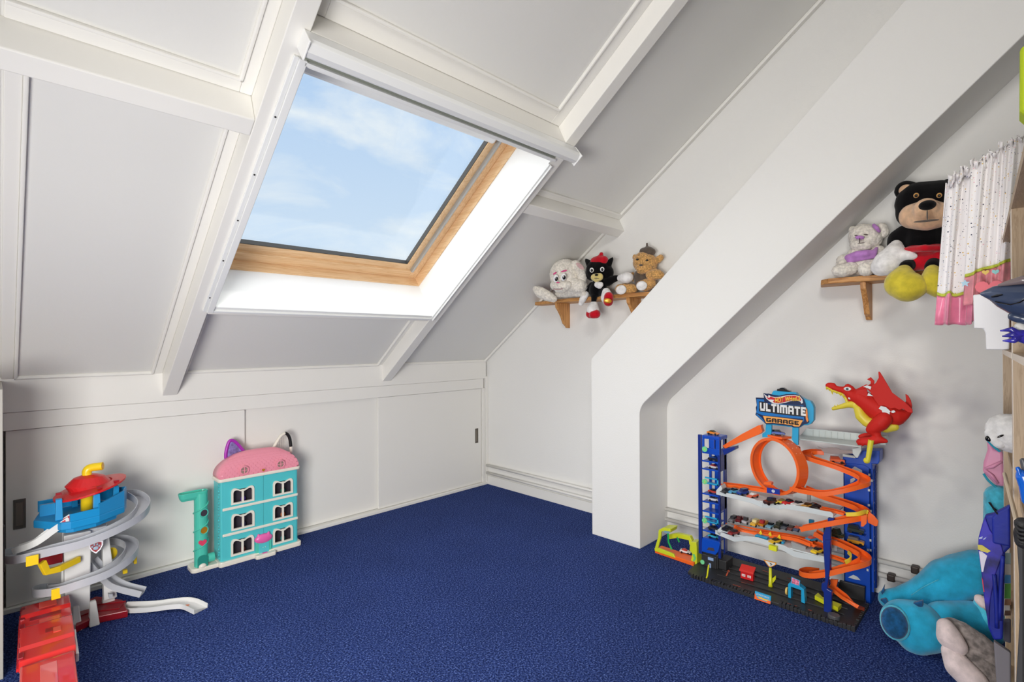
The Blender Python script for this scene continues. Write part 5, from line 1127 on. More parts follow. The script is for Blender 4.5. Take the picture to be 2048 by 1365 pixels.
for X, Y, r, w in ((432, 540, 30, 26), (545, 512, 14, 40)): D_.ball('eyebrow', P_PINKE, X, Y, w, 11, -.128, .004, rot=-r)
D_.ball('nose', P_PINKE, 470, 655, 22, 9, -.148, .003)
for X, Y, w, r in ((470, 738, 55, 0), (420, 735, 14, -30), (520, 728, 16, 30)): D_.ball('smile', plush('mauve_thread', (176, 130, 134)), X, Y, w, 4, -.145, .003, rot=r)

# black cat soft toy in the middle
ct = thing('plush_cat', 'black plush cat in a red cap with white paws and red-soled boots', 'soft toy', at(1200, 600, 'x', -.10))
D_ = Doll(ct, -.15, E_)
D_.part('head', P_BLACK, [[(950, 500, 135), (1010, 500, 135)], [(900, 540, 95), (1070, 530, 95)]], vox=.005)
for pts in ([(1090, 430, 50), (1135, 370, 24), (1150, 345, 10)], [(870, 430, 50), (830, 385, 26), (815, 365, 10)]): D_.part('ear', P_BLACK, [pts], vox=.004)
D_.part('cap', P_REDP, [[(930, 395, 60, -.02), (985, 380, 66, -.02), (1040, 380, 58, -.02)], [(1000, 320, 26, -.02), (1010, 300, 26, -.02)]], vox=.004)
D_.part('muzzle', P_YTAN, [[(920, 590, 44, -.085), (985, 585, 50, -.09)], [(950, 610, 44, -.085)]], vox=.004)
for X, Y in ((890, 500), (1020, 490)): D_.ball('eye_white', EYEW, X, Y, 26, 30, -.108, .006); D_.ball('eye', EYEB, X, Y+3, 15, 19, -.114, .004)
D_.ball('nose', P_BLACK, 948, 560, 22, 13, -.128, .006)
D_.ball('mouth', P_BRN2, 950, 605, 34, 4, -.128, .003)
D_.part('body', P_BLACK, [[(990, 680, 95), (960, 740, 100)], [(900, 690, 48), (850, 740, 42), (815, 775, 40)], [(1090, 640, 60), (1160, 610, 46), (1200, 600, 40)], [(900, 770, 50), (920, 830, 38, -.035), (915, 890, 34, -.04)], [(1000, 770, 60), (1060, 770, 45, -.04), (1080, 790, 40, -.05)]], vox=.005)
D_.part('chest_tuft', P_PURE, [[(960, 680, 40, -.085), (1000, 680, 36, -.085), (985, 700, 34, -.085)]], vox=.0035)
D_.part('paw', P_PURE, [[(815, 800, 42, -.03), (780, 860, 44, -.04), (755, 915, 32, -.04)]], vox=.004); D_.part('paw', P_PURE, [[(1250, 600, 48), (1320, 595, 72), (1350, 590, 60)]], vox=.004)
D_.part('boot', P_PURE, [[(915, 930, 50, -.04), (905, 1000, 82, -.05)]], vox=.004); D_.part('boot_sole', P_REDP, [[(870, 1045, 55, -.06), (945, 1045, 55, -.06), (905, 1055, 48, -.075)]], vox=.004)
D_.part('boot', P_PURE, [[(1070, 770, 52, -.05), (1080, 840, 80, -.055)]], vox=.004); D_.part('boot_sole', P_REDP, [[(1100, 830, 60, -.08), (1095, 890, 62, -.075)]], vox=.004)
D_.ball('sole_badge', GOLD, 1088, 880, 50, 30, -.135, .005, rot=10)

# brown teddy with acorn hat
td = thing('plush_teddy', 'honey-brown curly teddy bear with taupe acorn hat at the shelf end', 'soft toy', at(1290, 590, 'x', -.08))
D_ = Doll(td, -.075, E_)
D_.part('head', P_BROWN, [[(1530, 400, 130), (1580, 420, 125)], [(1520, 470, 85, -.03), (1580, 470, 70, -.03)]], vox=.005, fuzz=.010, fsize=.008)
D_.part('ear', P_BROWN, [[(1700, 380, 46), (1745, 345, 40)]], vox=.004, fuzz=.007, fsize=.008); D_.part('ear', P_BROWN, [[(1430, 345, 34), (1425, 330, 28)]], vox=.004, fuzz=.007, fsize=.008)
D_.part('body', P_BRN2, [[(1500, 580, 95), (1520, 650, 105)]], vox=.005)
D_.part('arm', P_BROWN, [[(1620, 560, 62, -.03), (1680, 550, 70, -.03), (1740, 560, 52, -.02)]], vox=.005, fuzz=.009, fsize=.008); D_.part('arm', P_BROWN, [[(1400, 570, 45), (1420, 610, 40)]], vox=.005, fuzz=.009, fsize=.008)
D_.part('leg', P_BROWN, [[(1400, 730, 62, -.03), (1300, 735, 72, -.055), (1240, 735, 62, -.065)]], vox=.005, fuzz=.009, fsize=.008)
D_.part('leg', P_BROWN, [[(1620, 660, 70, -.02), (1560, 690, 78, -.045), (1500, 690, 60, -.06)]], vox=.005, fuzz=.009, fsize=.008)
for X, Y in ((1255, 745), (1510, 695)): D_.ball('foot_pad', P_PURE, X, Y, 66, 58, -.10, .012, rot=-8)
for X, Y in ((1455, 368), (1575, 378)): D_.ball('eye', EYEB, X, Y, 17, 13, -.108, .004)
D_.ball('nose', P_BRN2, 1500, 440, 22, 14, -.128, .005)
D_.part('acorn_hat', P_BRN2, [[(1530, 270, 50), (1600, 265, 58), (1640, 275, 44)], [(1580, 240, 40), (1576, 210, 14), (1575, 170, 14)]], vox=.0035)

# ------------------------------------------------------------------ right shelf: bear and large doll
M_ = view(1640, 300, 3.25)
wb = thing('plush_bear', 'small cream plush bear with lilac dress and bow on the right shelf', 'soft toy', at(1725, 545, 'x', -.08))
D_ = Doll(wb, -.085, M_)
D_.part('head', P_WHITE, [[(275, 560, 80), (320, 570, 80)], [(250, 610, 50, -.03), (290, 620, 45, -.03)]], vox=.005, fuzz=.007, fsize=.008)
D_.part('ear', P_WHITE, [[(400, 505, 32), (412, 540, 34)]], vox=.004, fuzz=.007, fsize=.008); D_.part('ear', P_WHITE, [[(215, 520, 26), (220, 540, 22)]], vox=.004, fuzz=.005)
D_.part('body', P_WHITE, [[(260, 700, 80), (290, 750, 75)], [(380, 660, 40), (410, 700, 38)], [(150, 720, 40), (140, 760, 36)]], vox=.005, fuzz=.007, fsize=.008)
D_.part('leg', P_WHITE, [[(200, 770, 45, -.05), (150, 785, 45, -.07), (115, 785, 36, -.08)]], vox=.005, fuzz=.007, fsize=.008); D_.part('leg', P_WHITE, [[(330, 760, 48, -.05), (300, 775, 48, -.07)]], vox=.005, fuzz=.007, fsize=.008)
D_.part('frock', P_LILAC, [[(180, 700, 20, -.055), (240, 680, 24, -.065), (300, 672, 24, -.065), (350, 670, 20, -.05), (368, 640, 12, -.03)], [(190, 720, 18, -.06), (350, 690, 18, -.05)]], vox=.004)
D_.part('bow', P_LILAC, [[(350, 490, 12, -.04), (370, 510, 14, -.05), (385, 530, 10, -.04)]], vox=.003)
D_.ball('nose', P_LILAC, 258, 570, 26, 13, -.075, .006, rot=12)
for X, Y in ((238, 558), (298, 552)): D_.ball('eye', P_BRN2, X, Y, 13, 4, -.07, .003, rot=15)
D_.ball('mouth', P_BRN2, 257, 590, 3, 18, -.088, .003); D_.ball('mouth', P_BRN2, 268, 606, 20, 3, -.088, .003)

bd_ = thing('plush_bear', 'big black plush bear with tan face, red shorts and mustard feet', 'soft toy', at(1840, 545, 'x', -.1))
D_ = Doll(bd_, -.13, M_)
D_.part('head', P_BLACK, [[(640, 340, 130), (760, 340, 140)], [(620, 400, 110), (780, 400, 110)]], vox=.008)
D_.part('ear', P_BLACK, [[(555, 262, 62, .02), (585, 270, 62, .02)]], vox=.007); D_.part('ear', P_BLACK, [[(840, 240, 56, .02), (850, 250, 52, .02)]], vox=.007)
D_.ball('inner_ear', P_TAN, 558, 262, 38, 36, -.02, .02)
D_.part('face', P_TAN, [[(610, 430, 84, -.05), (700, 425, 100, -.08), (785, 425, 78, -.06)], [(690, 385, 72, -.12)]], vox=.007)
D_.ball('nose', P_BLACK, 698, 360, 46, 32, -.225, .03)
for X in (625, 775):
    q = D_.ball('eye', plush('amber_felt', (206, 150, 70)), X, 296, 15, 16, -.158, .010); D_.ball('pupil', EYEB, X, 298, 9, 10, -.166, .006)
D_.ball('mouth', P_BRN2, 690, 462, 66, 7, -.205, .012, rot=2); D_.ball('mouth', P_BRN2, 697, 425, 4, 36, -.215, .01)
D_.part('body', P_BLACK, [[(660, 540, 105), (680, 600, 125)], [(560, 560, 75), (510, 580, 62), (490, 610, 48, -.02)], [(800, 560, 70), (820, 600, 60)]], vox=.007)
D_.part('shorts', P_REDP, [[(640, 690, 92, -.03), (720, 690, 92, -.03)], [(620, 730, 58, -.07), (760, 720, 62, -.07)], [(560, 650, 20, -.09), (680, 640, 26, -.135), (800, 640, 22, -.1)]], vox=.006)
D_.part('leg', P_BLACK, [[(590, 740, 40, -.08), (560, 760, 42, -.12)]], vox=.006); D_.part('leg', P_BLACK, [[(740, 740, 45, -.09), (730, 760, 45, -.12)]], vox=.006)
D_.part('foot', P_YEL, [[(545, 790, 46, -.14), (530, 870, 98, -.16), (570, 890, 100, -.17), (610, 890, 78, -.18)]], vox=.007); D_.part('foot', P_YEL, [[(730, 790, 46, -.14), (740, 860, 80, -.16), (790, 880, 86, -.16)]], vox=.007)
D_.part('mitten', P_PURE, [[(495, 620, 36, -.05), (480, 690, 74, -.08), (440, 735, 84, -.085), (400, 760, 62, -.08)], [(520, 690, 44, -.09), (580, 690, 36, -.1), (610, 692, 24, -.1)]], vox=.006)

# ------------------------------------------------------------------ bookcase at the right edge of the frame
M_oak = wood('oak_laminate', (188, 164, 134), (170, 145, 115), 2, 40); M_oakx = wood('oak_laminate_shelf', (190, 166, 136), (172, 147, 117), 0, 40); M_edge = mat('pale_edge_band', (232, 218, 200), .5)
ba, bb = V((-.45, -3.076, 0)), V((-1.1, -3.1025, 0)); bdv = (bb-ba).normalized(); bnv = V((-bdv.y, bdv.x, 0))   # bdv towards the camera, bnv into the bookcase
if bnv.y > 0: bnv = -bnv
bk0 = V((-.435, -3.0754, 0))
def BKP(l, w, z): return bk0+bdv*l+bnv*w+V((0, 0, z))
def bbox_(m, l0, l1, w0, w1, z0, z1): return m.hexa([BKP(l0, w0, z0), BKP(l1, w0, z0), BKP(l1, w1, z0), BKP(l0, w1, z0), BKP(l0, w0, z1), BKP(l1, w0, z1), BKP(l1, w1, z1), BKP(l0, w1, z1)])
bkc = thing('bookcase', 'oak bookcase standing against the gable wall at the right edge', 'bookcase', BKP(.65, .2, 0))
HB = 1.481
for l0, l1 in ((0, .02), (.65, .70), (1.33, 1.37)):
    s_ = bbox_(MB(), l0, l1, .0008, .36, 0, HB-.02).build('side_panel', M_oak, bkc)
    bbox_(MB(), l0-.0005, l1+.0005, 0, .0008, 0, HB-.02).build('edge_band', M_edge, s_)
for a, b in ((.02, .65), (.70, 1.33)):
    bbox_(MB(), a, b, .0, .35, 1.1045, 1.1195).build('shelf_board', M_oakx, bkc); bbox_(MB(), a, b, -.0005, .0, 1.1045, 1.1195).build('edge_band', M_edge, bkc)
    for z in (.05, .30, .76): bbox_(MB(), a, b, .01, .35, z, z+.018).build('shelf_board', M_oakx, bkc)
bbox_(MB(), -.001, 1.38, 0, .37, HB-.02, HB).build('top_board', M_oakx, bkc)
bbox_(MB(), 0, 1.37, .36, .366, 0, HB-.02).build('back_panel', M_oak, bkc)
# ------------------------------------------------------------------ star-print dress over the bookcase corner
M_star = bpy.data.materials.new('star_print_muslin'); M_star.use_nodes = True
t = M_star.node_tree; b = t.nodes['Principled BSDF']; tcn = N(t, 'ShaderNodeTexCoord'); b.inputs['Roughness'].default_value = .9; b.inputs['Sheen Weight'].default_value = .2
vo = N(t, 'ShaderNodeTexVoronoi', _Scale=135); vo.inputs['Randomness'].default_value = 1; t.links.new(tcn.outputs['Object'], vo.inputs['Vector'])
sr = N(t, 'ShaderNodeSeparateColor'); t.links.new(vo.outputs['Color'], sr.inputs[0])
th_ = N(t, 'ShaderNodeMath', operation='MULTIPLY'); th_.inputs[1].default_value = .32; t.links.new(sr.outputs['Green'], th_.inputs[0])
lt = N(t, 'ShaderNodeMath', operation='LESS_THAN'); t.links.new(vo.outputs['Distance'], lt.inputs[0]); t.links.new(th_.outputs[0], lt.inputs[1])
rp = N(t, 'ShaderNodeValToRGB'); rp.color_ramp.interpolation = 'CONSTANT'; e = rp.color_ramp.elements
e[0].position = 0; e[0].color = rgb((52, 58, 84)); e[1].position = .35; e[1].color = rgb((222, 184, 96)); x_ = e.new(.62); x_.color = rgb((234, 196, 204)); x_ = e.new(.82); x_.color = rgb((190, 186, 206))
t.links.new(sr.outputs['Red'], rp.inputs[0])
mxn = N(t, 'ShaderNodeMixRGB'); mxn.inputs[1].default_value = rgb((244, 240, 240)); t.links.new(lt.outputs[0], mxn.inputs[0]); t.links.new(rp.outputs[0], mxn.inputs[2]); t.links.new(mxn.outputs[0], b.inputs['Base Color'])
SATIN = mat('pink_satin', (232, 132, 164), .28, sheen=.3, var=.1, vscale=14); SATIN2 = mat('rose_satin_print', (236, 150, 160), .32, sheen=.3, var=.12, vscale=20); LTRIM = mat('lime_ribbon_trim', (196, 206, 70), .5, bump=.4, bscale=160)
dr_ = thing('dress', 'white star-print muslin dress with pink satin hem hung over the bookcase corner', 'dress', (-.55, -3.02, 1.48))
DXX = -.55
def cloth(name, m_, cols, parent, thick=.003):
    """cols: per column a list of (px, py, dx)"""
    n, k = len(cols), len(cols[0]); vs = [at(px, py, 'x', DXX+dx) for c in cols for px, py, dx in c]
    m = MB(); m.add(vs, [(i*k+j, i*k+j+1, (i+1)*k+j+1, (i+1)*k+j) for i in range(n-1) for j in range(k-1)])
    o = m.build(name, m_, parent, smooth=True); q = o.modifiers.new('thick', 'SOLIDIFY'); q.thickness = thick; return o
def lerp(a, b, t): return a+(b-a)*t
def fold(s, t): return .016*math.sin(s*21+1.5*math.sin(s*5)+.9*math.sin(t*3))*(.3+.7*t)+.008*math.sin(s*53+2*math.sin(s*9)+t*2)*(1-t*.5)
def grid(s0, s1, ys0, ys1, n, k, off=0, amp=1):
    cols = []
    for i in range(n+1):
        s = lerp(s0, s1, i/n); c = []
        for j in range(k+1):
            t_ = j/k
            ya, yb_ = ys0(s), ys1(s); py = lerp(ya, yb_, t_); tt = (py-300)/350
            px = lerp(1896+150*s, 1869+158*s+6*math.sin(s*20), max(0, min(1.1, tt)))
            c.append((px, py, off+amp*fold(s, tt)))
        cols.append(c)
    return cols
top = lambda s: 366-86*s+5*math.sin(s*52)
def lim(s, y): return y if s < .93 else min(y, 396-(s-.93)*1500)
trimL = lambda s: 587+3*math.sin(s*30)
trimR = lambda s: 551-32*(s-.33)/.6
sL = .37
cloth('bodice', M_star, grid(.0, sL, top, lambda s: trimL(s), 40, 34, .012), dr_)
cloth('bodice', M_star, grid(.33, .935, top, lambda s: trimR(s), 64, 34, -.012), dr_)
cloth('shoulder', M_star, grid(.93, 1.06, lambda s: top(s), lambda s: 394-(s-.93)*900 if s < 1.02 else 313, 16, 8, -.012), dr_)
cloth('ribbon_trim', LTRIM, grid(.0, sL, lambda s: trimL(s)-2, lambda s: trimL(s)+4, 30, 2, .009), dr_)
cloth('ribbon_trim', LTRIM, grid(.33, .935, lambda s: trimR(s)-2, lambda s: trimR(s)+4, 40, 2, -.016), dr_)
cloth('hem', SATIN, grid(.0, sL, lambda s: trimL(s)+3, lambda s: 650+1*math.sin(s*40), 36, 10, .012, 1.3), dr_)
hr = cloth('hem', SATIN2, grid(.33, .935, lambda s: trimR(s)+3, lambda s: 612-22*(s-.33)/.6, 50, 10, -.012), dr_)
cloth('under_hem', SATIN, grid(.36, .60, lambda s: 600, lambda s: 650-60*abs(s-.40)*(1 if s > .4 else .2), 24, 8, .008), dr_)
# gathered ruffle along the top
cols = []
for i in range(261):
    s = i/260; px, py = 1896+150*s, top(s); a_ = .012*math.sin(s*118+2.5*math.sin(s*11))+.005*math.sin(s*290)
    l_ = 1+.35*math.sin(s*37+1)+.25*math.sin(s*83)
    cols.append([(px, py+10, fold(s, .02)-.004), (px, py+3, fold(s, .02)-.006+a_*.3), (px+1.2*math.sin(s*150), py-3*l_, a_*.9-.008), (px+2.2*math.sin(s*150+1), py-8*l_, a_*1.5-.01), (px+2.6*math.sin(s*150+2), py-12*l_, a_*1.1-.014)])
cloth('ruffle', M_star, cols, dr_, .002)
# printed patches on the satin hem
HC = mat('coral_heart_print', (232, 96, 112), .35); SB = mat('sky_star_print', (170, 208, 228), .4)
c = at(1978, 578, 'x', DXX-.036); d = (c-CAM).normalized(); l = V((0, -1, 0)); MB().prism(heartp(c, .034, l, (0, 0, 1)), (.0012, 0, 0)).build('heart_print', HC, hr)
c = at(1930, 567, 'x', DXX-.036); MB().prism([c+l*(r*math.sin(a))+V((0, 0, r*math.cos(a))) for k in range(10) for a, r in [(k*math.pi/5, .013 if k % 2 == 0 else .006)]], (.0012, 0, 0)).build('star_print', SB, hr)
for X, Y, cc in ((1971, 545, 'gold_print'), (1991, 544, 'aqua_print')):
    c = at(X, Y, 'x', DXX-.036); MB().prism(heartp(c, .009, l, (0, 0, 1)), (.0012, 0, 0)).build('heart_print', mat(cc, (226, 190, 80) if 'gold' in cc else (140, 206, 206), .4), hr)

# white plastic board under the dress
wp = MB().prism([at(X, Y, 'x', -.66) for X, Y in ((1946, 590), (2019, 585), (2019, 700), (1972, 700), (1971, 668), (1967, 658), (1948, 657))], (.02, 0, 0)).build('plastic_board', mat('matt_white_plastic', (240, 240, 242), .45), bevel=.003)
tag(wp, 'plain white notched plastic board sticking out below the dress', 'board')

# shark toy on the near shelf
SLATE = pl('slate_blue_plastic', (58, 70, 96), .25, coat=.3); BRZ = pl('bronze_sheen_plastic', (126, 112, 112), .25, coat=.4)
SX = -1.40
sk = thing('shark_toy', 'slate blue toy shark with purple claws poking out of the bookcase', 'toy', (SX, -3.12, 1.1295))
def sp_(X, Y, dx=0): return at(X, Y, 'x', SX+dx)
def kk(r): return r/ppm((SX, -3.09, 1.2))
m = MB(); m.chain([(sp_(1962, 588), kk(3.0)), (sp_(1976, 588), kk(9)), (sp_(1995, 588), kk(17)), (sp_(2018, 594), kk(26)), (sp_(2048, 600), kk(34)), (sp_(2090, 606), kk(38))], .25)
hd_ = m.build('head', SLATE, sk, remesh=.0022)
m = MB(); m.chain([(sp_(2028, 633), kk(10)), (sp_(2048, 638), kk(12)), (sp_(2090, 640), kk(16))]); m.build('jaw', SLATE, sk, remesh=.0022)
m = MB(); m.chain([(sp_(1998, 571, -.012), kk(3)), (sp_(2020, 566, -.016), kk(6)), (sp_(2048, 560, -.018), kk(9))]); m.build('brow_ridge', BRZ, hd_, remesh=.0018)
m = MB(); m.chain([(sp_(1984, 594, -.016), kk(1.6)), (sp_(1994, 592, -.020), kk(2.6)), (sp_(2004, 590, -.026), kk(1.2))]); m.build('eye', EYEB, hd_, smooth=True)
m = MB(); m.tube([sp_(1990, 604, -.024), sp_(2020, 610, -.035), sp_(2040, 605, -.045), sp_(2060, 592, -.05)], kk(1.1), 6); m.build('gill_line', EYEB, hd_)
m = MB(); m.chain([(sp_(2040, 655), kk(10)), (sp_(2052, 668), kk(14)), (sp_(2080, 690), kk(16))]); m.build('belly', pl('off_white_plastic', (226, 224, 220)), sk, remesh=.0022)
VIO = mat('blue_violet_plastic', (64, 58, 190), .25, coat=.4, var=.25, vscale=30)
for tip, mid in (((2000, 662), (2022, 659)), ((2004, 673), (2024, 670)), ((2005, 682), (2026, 682))):
    MB().tube([sp_(*tip, -.02), sp_(*mid, -.02), sp_(2042, 672, -.015)], [kk(1.2), kk(5.5), kk(8)], 10).build('claw', VIO, sk, smooth=True)
m = MB(); m.chain([(sp_(2036, 671, -.012), kk(12)), (sp_(2060, 676, -.006), kk(15)), (sp_(2085, 690), kk(14))]); m.build('arm', VIO, sk, remesh=.0022)
m = MB(); m.chain([(sp_(2100, 640), kk(34)), (sp_(2100, 672), kk(32))]); m.build('body', SLATE, sk, remesh=.003)

# lime bag on top of the bookcase, at the frame's edge
LG = mat('lime_green_fabric', (186, 206, 30), .7, bump=.2, bscale=120)
lb = thing('lime_bag', 'lime green fabric bag standing on top of the bookcase', 'bag', (-.9, -3.17, 1.483))
m = MB(); c0 = at(2044, 150, 'x', -.9); c1 = at(2043, 240, 'x', -.9); m.prism([V((-.95, c0.y+.004, c0.z+.06)), V((-.95, c1.y+.004, c1.z+.01)), V((-.95, c1.y-.01, c1.z-.012)), V((-.95, c1.y-.12, c1.z-.012)), V((-.95, c1.y-.12, c0.z+.06))], (.1, 0, 0)); m.build('body', LG, lb, bevel=.012, seg=3)
m = MB(); m.box(-.94, -.86, c1.y-.11, c1.y-.02, 1.4815, c1.z-.008); m.build('base', LG, lb, bevel=.004)
m = MB(); m.tube(spline([V((-.9, c1.y-.03, c0.z+.05)), V((-.9, c1.y-.03, c0.z+.13)), V((-.9, c1.y-.09, c0.z+.13)), V((-.9, c1.y-.09, c0.z+.05))]), .006, 8); m.build('handle', LG, lb)

# white seal on the far shelf, face out
G_ = view(1740, 800, 2.4155)
sl_ = thing('plush_seal', 'white plush seal with black nose lying on a bookcase shelf', 'soft toy', at(2005, 905, 'x', -.7))
D_ = Doll(sl_, -.72)
D_.part('head', P_PURE, [[(2012, 860, 32), (2030, 868, 40), (2060, 872, 42)], [(1992, 868, 12, -.01), (1984, 868, 12, -.02)]], vox=.004, fuzz=.004, fsize=.006)
D_.part('muzzle', P_PURE, [[(1986, 868, 11, -.026), (1992, 880, 11, -.03), (2000, 886, 12, -.03)]], vox=.003, fuzz=.002)
D_.ball('nose', EYEB, 1978, 878, 6, 6, -.035, .006, rot=30); D_.ball('eye', EYEB, 2001, 873, 6, 2, -.055, .003, rot=-35); D_.ball('eye', EYEB, 1983, 852, 4, 2.4, -.022, .003)

# turquoise plush with pink pouch squeezed between wall and bookcase
tq = thing('plush_toy', 'turquoise plush toy with a pink satin pouch wedged between wall and bookcase', 'soft toy', at(1985, 1010, 'x', -.22))
D_ = Doll(tq, -.22)
D_.part('body', P_TEALL, [[(1998, 995, 24), (2000, 1030, 26), (2004, 1090, 30)]], vox=.006, fuzz=.003)
MB().tube([D_.p(1978, 1005, -.055), D_.p(1986, 1016, -.06), D_.p(1994, 1022, -.062)], .003, 6).build('seam', EYEB, tq)
PK = mat('pink_pouch_satin', (226, 150, 184), .4, sheen=.2)
m = MB(); m.prism([D_.p(X, Y, -.03) for X, Y in ((1972, 868), (1990, 900), (2006, 905), (2010, 975), (1992, 972), (1978, 958), (1965, 944), (1967, 925), (1975, 900))], (.03, 0, 0)); pch = m.build('pouch', PK, tq, bevel=.008, seg=3)
TR_ = pl('teal_piping', (40, 160, 186), .5)
MB().tube(spline([D_.p(X, Y, -.034) for X, Y in ((1974, 880), (1985, 892), (2000, 904))], 4), .004, 8).build('piping', TR_, pch); MB().tube(spline([D_.p(X, Y, -.034) for X, Y in ((1967, 948), (1977, 962), (1992, 975))], 4), .004, 8).build('piping', TR_, pch)
m = MB(); m.tube([D_.p(1970, 938, -.036), D_.p(1985, 934, -.04), D_.p(2003, 924, -.04)], [.004, .007, .004], 8); m.tube([D_.p(1972, 942, -.036), D_.p(1984, 952, -.04), D_.p(1996, 968, -.038)], [.004, .006, .004], 8); m.build('pouch_fold', PK, pch, smooth=True)

# blue racing shirt hanging in front of the bookcase
SHB = mat('royal_blue_cloth', (16, 36, 146), .6, bump=.1, bscale=60, var=.12, vscale=12); SHP = mat('violet_print_cloth', (46, 40, 150), .5, var=.4, vscale=16)
XS = -.82
ss = thing('costume_shirt', 'royal blue and violet printed costume shirt hanging at the bookcase', 'shirt', at(1990, 1020, 'x', XS))
def shp(X, Y, dx=0): return at(*view(1900, 1000, 3.7365)(X, Y), 'x', XS+dx)
m = MB(); m.prism([shp(X, Y) for X, Y in ((265, 120), (320, 110), (450, 45), (452, 360), (412, 400), (400, 900), (395, 1050), (325, 1055), (285, 960), (262, 760), (235, 560), (210, 380), (212, 290), (240, 190))], (.03, 0, 0)); m.build('body', SHB, ss, bevel=.006, seg=3)
m = MB(); m.prism([shp(X, Y, -.006) for X, Y in ((262, 130), (300, 230), (385, 345), (400, 400), (340, 560), (300, 760), (290, 960), (262, 800), (236, 560), (211, 380), (214, 290), (240, 190))], (.006, 0, 0)); m.build('front_print', SHP, ss, bevel=.002)
m = MB(); m.prism([shp(X, Y, -.016) for X, Y in ((312, 140), (350, 95), (450, 45), (452, 352), (400, 345), (318, 328))], (.012, 0, 0)); m.build('sleeve', SHB, ss, bevel=.005, seg=3)
for pts, c in ((((215, 285), (245, 275), (240, 292), (218, 296)), (180, 190, 230)), (((252, 290), (272, 280), (262, 296), (246, 300)), (180, 190, 230)), (((208, 338), (240, 340), (305, 385), (280, 398), (235, 385), (208, 372)), (214, 200, 90)), (((216, 385), (240, 390), (278, 420), (262, 470), (248, 540), (236, 540), (225, 450)), (226, 222, 236)), (((236, 580), (246, 600), (258, 690), (250, 690)), (206, 60, 90))):
    MB().prism([shp(X, Y, -.0085) for X, Y in pts], (.001, 0, 0)).build('shirt_print', pl('shirt_print_%d_%d_%d' % c, c, .6), ss)
for pth in (((330, 560), (345, 760), (350, 960)), ((395, 420), (380, 640), (370, 900)), ((350, 110), (345, 220), (350, 320))):
    MB().tube(spline([shp(X, Y, -.004 if X > 345 else -.006) for X, Y in pth], 4), .005, 8).build('crease', SHB, ss, smooth=True)
# hook and wire the shirt hangs by
MB().tube([shp(297, 22, -.01), shp(330, 75, -.012), shp(358, 110, -.016)], .0022, 6).build('hanger_wire', BLACK, ss)

# boxed game behind the shirt, grey cloth below
gb = thing('game_box', 'colourful cardboard game box standing behind the blue shirt', 'box', at(2012, 1240, 'x', -.62))
def gp(X, Y, dx=0): return at(*view(1900, 1000, 3.7365)(X, Y), 'x', -.62+dx)
m = MB(); m.prism([gp(X, Y) for X, Y in ((408, 395), (450, 395), (450, 870), (402, 870))], (.06, 0, 0)); m.build('box', pl('box_white_card', (214, 210, 204), .6), gb, bevel=.002)
for y0, y1, c in ((400, 480, (150, 176, 176)), (485, 560, (196, 190, 180)), (565, 625, (70, 140, 190)), (630, 740, (90, 156, 70)), (745, 790, (150, 110, 80)), (830, 865, (110, 84, 70))):
    MB().prism([gp(X, Y, -.001) for X, Y in ((410, y0), (454, y0), (454, y1), (406, y1))], (.001, 0, 0)).build('box_print', pl('box_print_%d_%d_%d' % c, c, .6), gb)
gc = thing('grey_cloth', 'plain grey cloth hanging below the blue shirt', 'cloth', at(2005, 1360, 'x', -.75))
def gq(X, Y, dx=0): return at(*view(1900, 1000, 3.7365)(X, Y), 'x', -.75+dx)
m = MB(); m.prism([gq(X, Y) for X, Y in ((325, 1060), (455, 1150), (455, 1420), (350, 1420))], (.02, 0, 0)); m.build('cloth', mat('grey_cotton', (128, 124, 130), .8), gc, bevel=.004)
m = MB(); m.prism([gq(X, Y, .03) for X, Y in ((398, 905), (455, 905), (455, 1080), (398, 1060))], (.02, 0, 0)); m.build('dark_fold', mat('dark_grey_cotton', (66, 64, 76), .8), gc, bevel=.004)

# black strap bag and blue toy in the near bay, wooden stick
XB_ = -1.52
def bp2(X, Y, dx=0): return at(*view(1900, 1000, 3.7365)(X, Y), 'x', XB_+dx)
bg_ = thing('strap_bag', 'black bag with coiled strap hanging at the near bookcase bay', 'bag', bp2(530, 150))
m = MB(); m.chain([(bp2(534, 180), .011), (bp2(548, 180), .012), (bp2(548, 320), .012), (bp2(540, 320), .011), (bp2(522, 250), .010)]); m.build('coil', mat('black_nylon', (32, 31, 33), .6, bump=.4, bscale=90), bg_, remesh=.003)
for k in range(4): MB().tube(spline([bp2(500+k*6, 200+k*30, -.008), bp2(525, 225+k*30, -.018), bp2(560, 230+k*30, -.02)], 4), .003, 8).build('strap_loop', MATS['black_nylon'], bg_, smooth=True)
m = MB(); m.prism([bp2(X, Y, .0) for X, Y in ((500, 330), (556, 330), (556, 1420), (492, 1420), (520, 900), (515, 560))], (.012, 0, 0)); m.build('bag_body', mat('charcoal_nylon', (58, 58, 60), .7), bg_, bevel=.003)
bt = thing('blue_toy', 'glossy blue toy figure poking out of the near bookcase bay', 'toy', at(2044, 990, 'x', XB_))
m = MB(); q = lambda X, Y, dx=0: at(X, Y, 'x', XB_+dx); kq = lambda r: r/ppm((XB_, -3.11, .9))
m.chain([(q(2040, 944), kq(6)), (q(2048, 955), kq(13)), (q(2056, 975), kq(14)), (q(2060, 1000), kq(14))]); m.build('body', pl('glossy_cobalt', (20, 96, 200), .2, coat=.4), bt, remesh=.002)
m = MB(); m.chain([(q(2036, 938, -.004), kq(4)), (q(2040, 950, -.006), kq(3.5))]); m.build('ear', pl('glossy_cobalt', (20, 96, 200)), bt, smooth=True); m = MB(); m.chain([(q(2046, 922), kq(5)), (q(2050, 936), kq(6))]); m.build('cap', pl('dark_grey_plastic', (82, 82, 86)), bt, smooth=True)
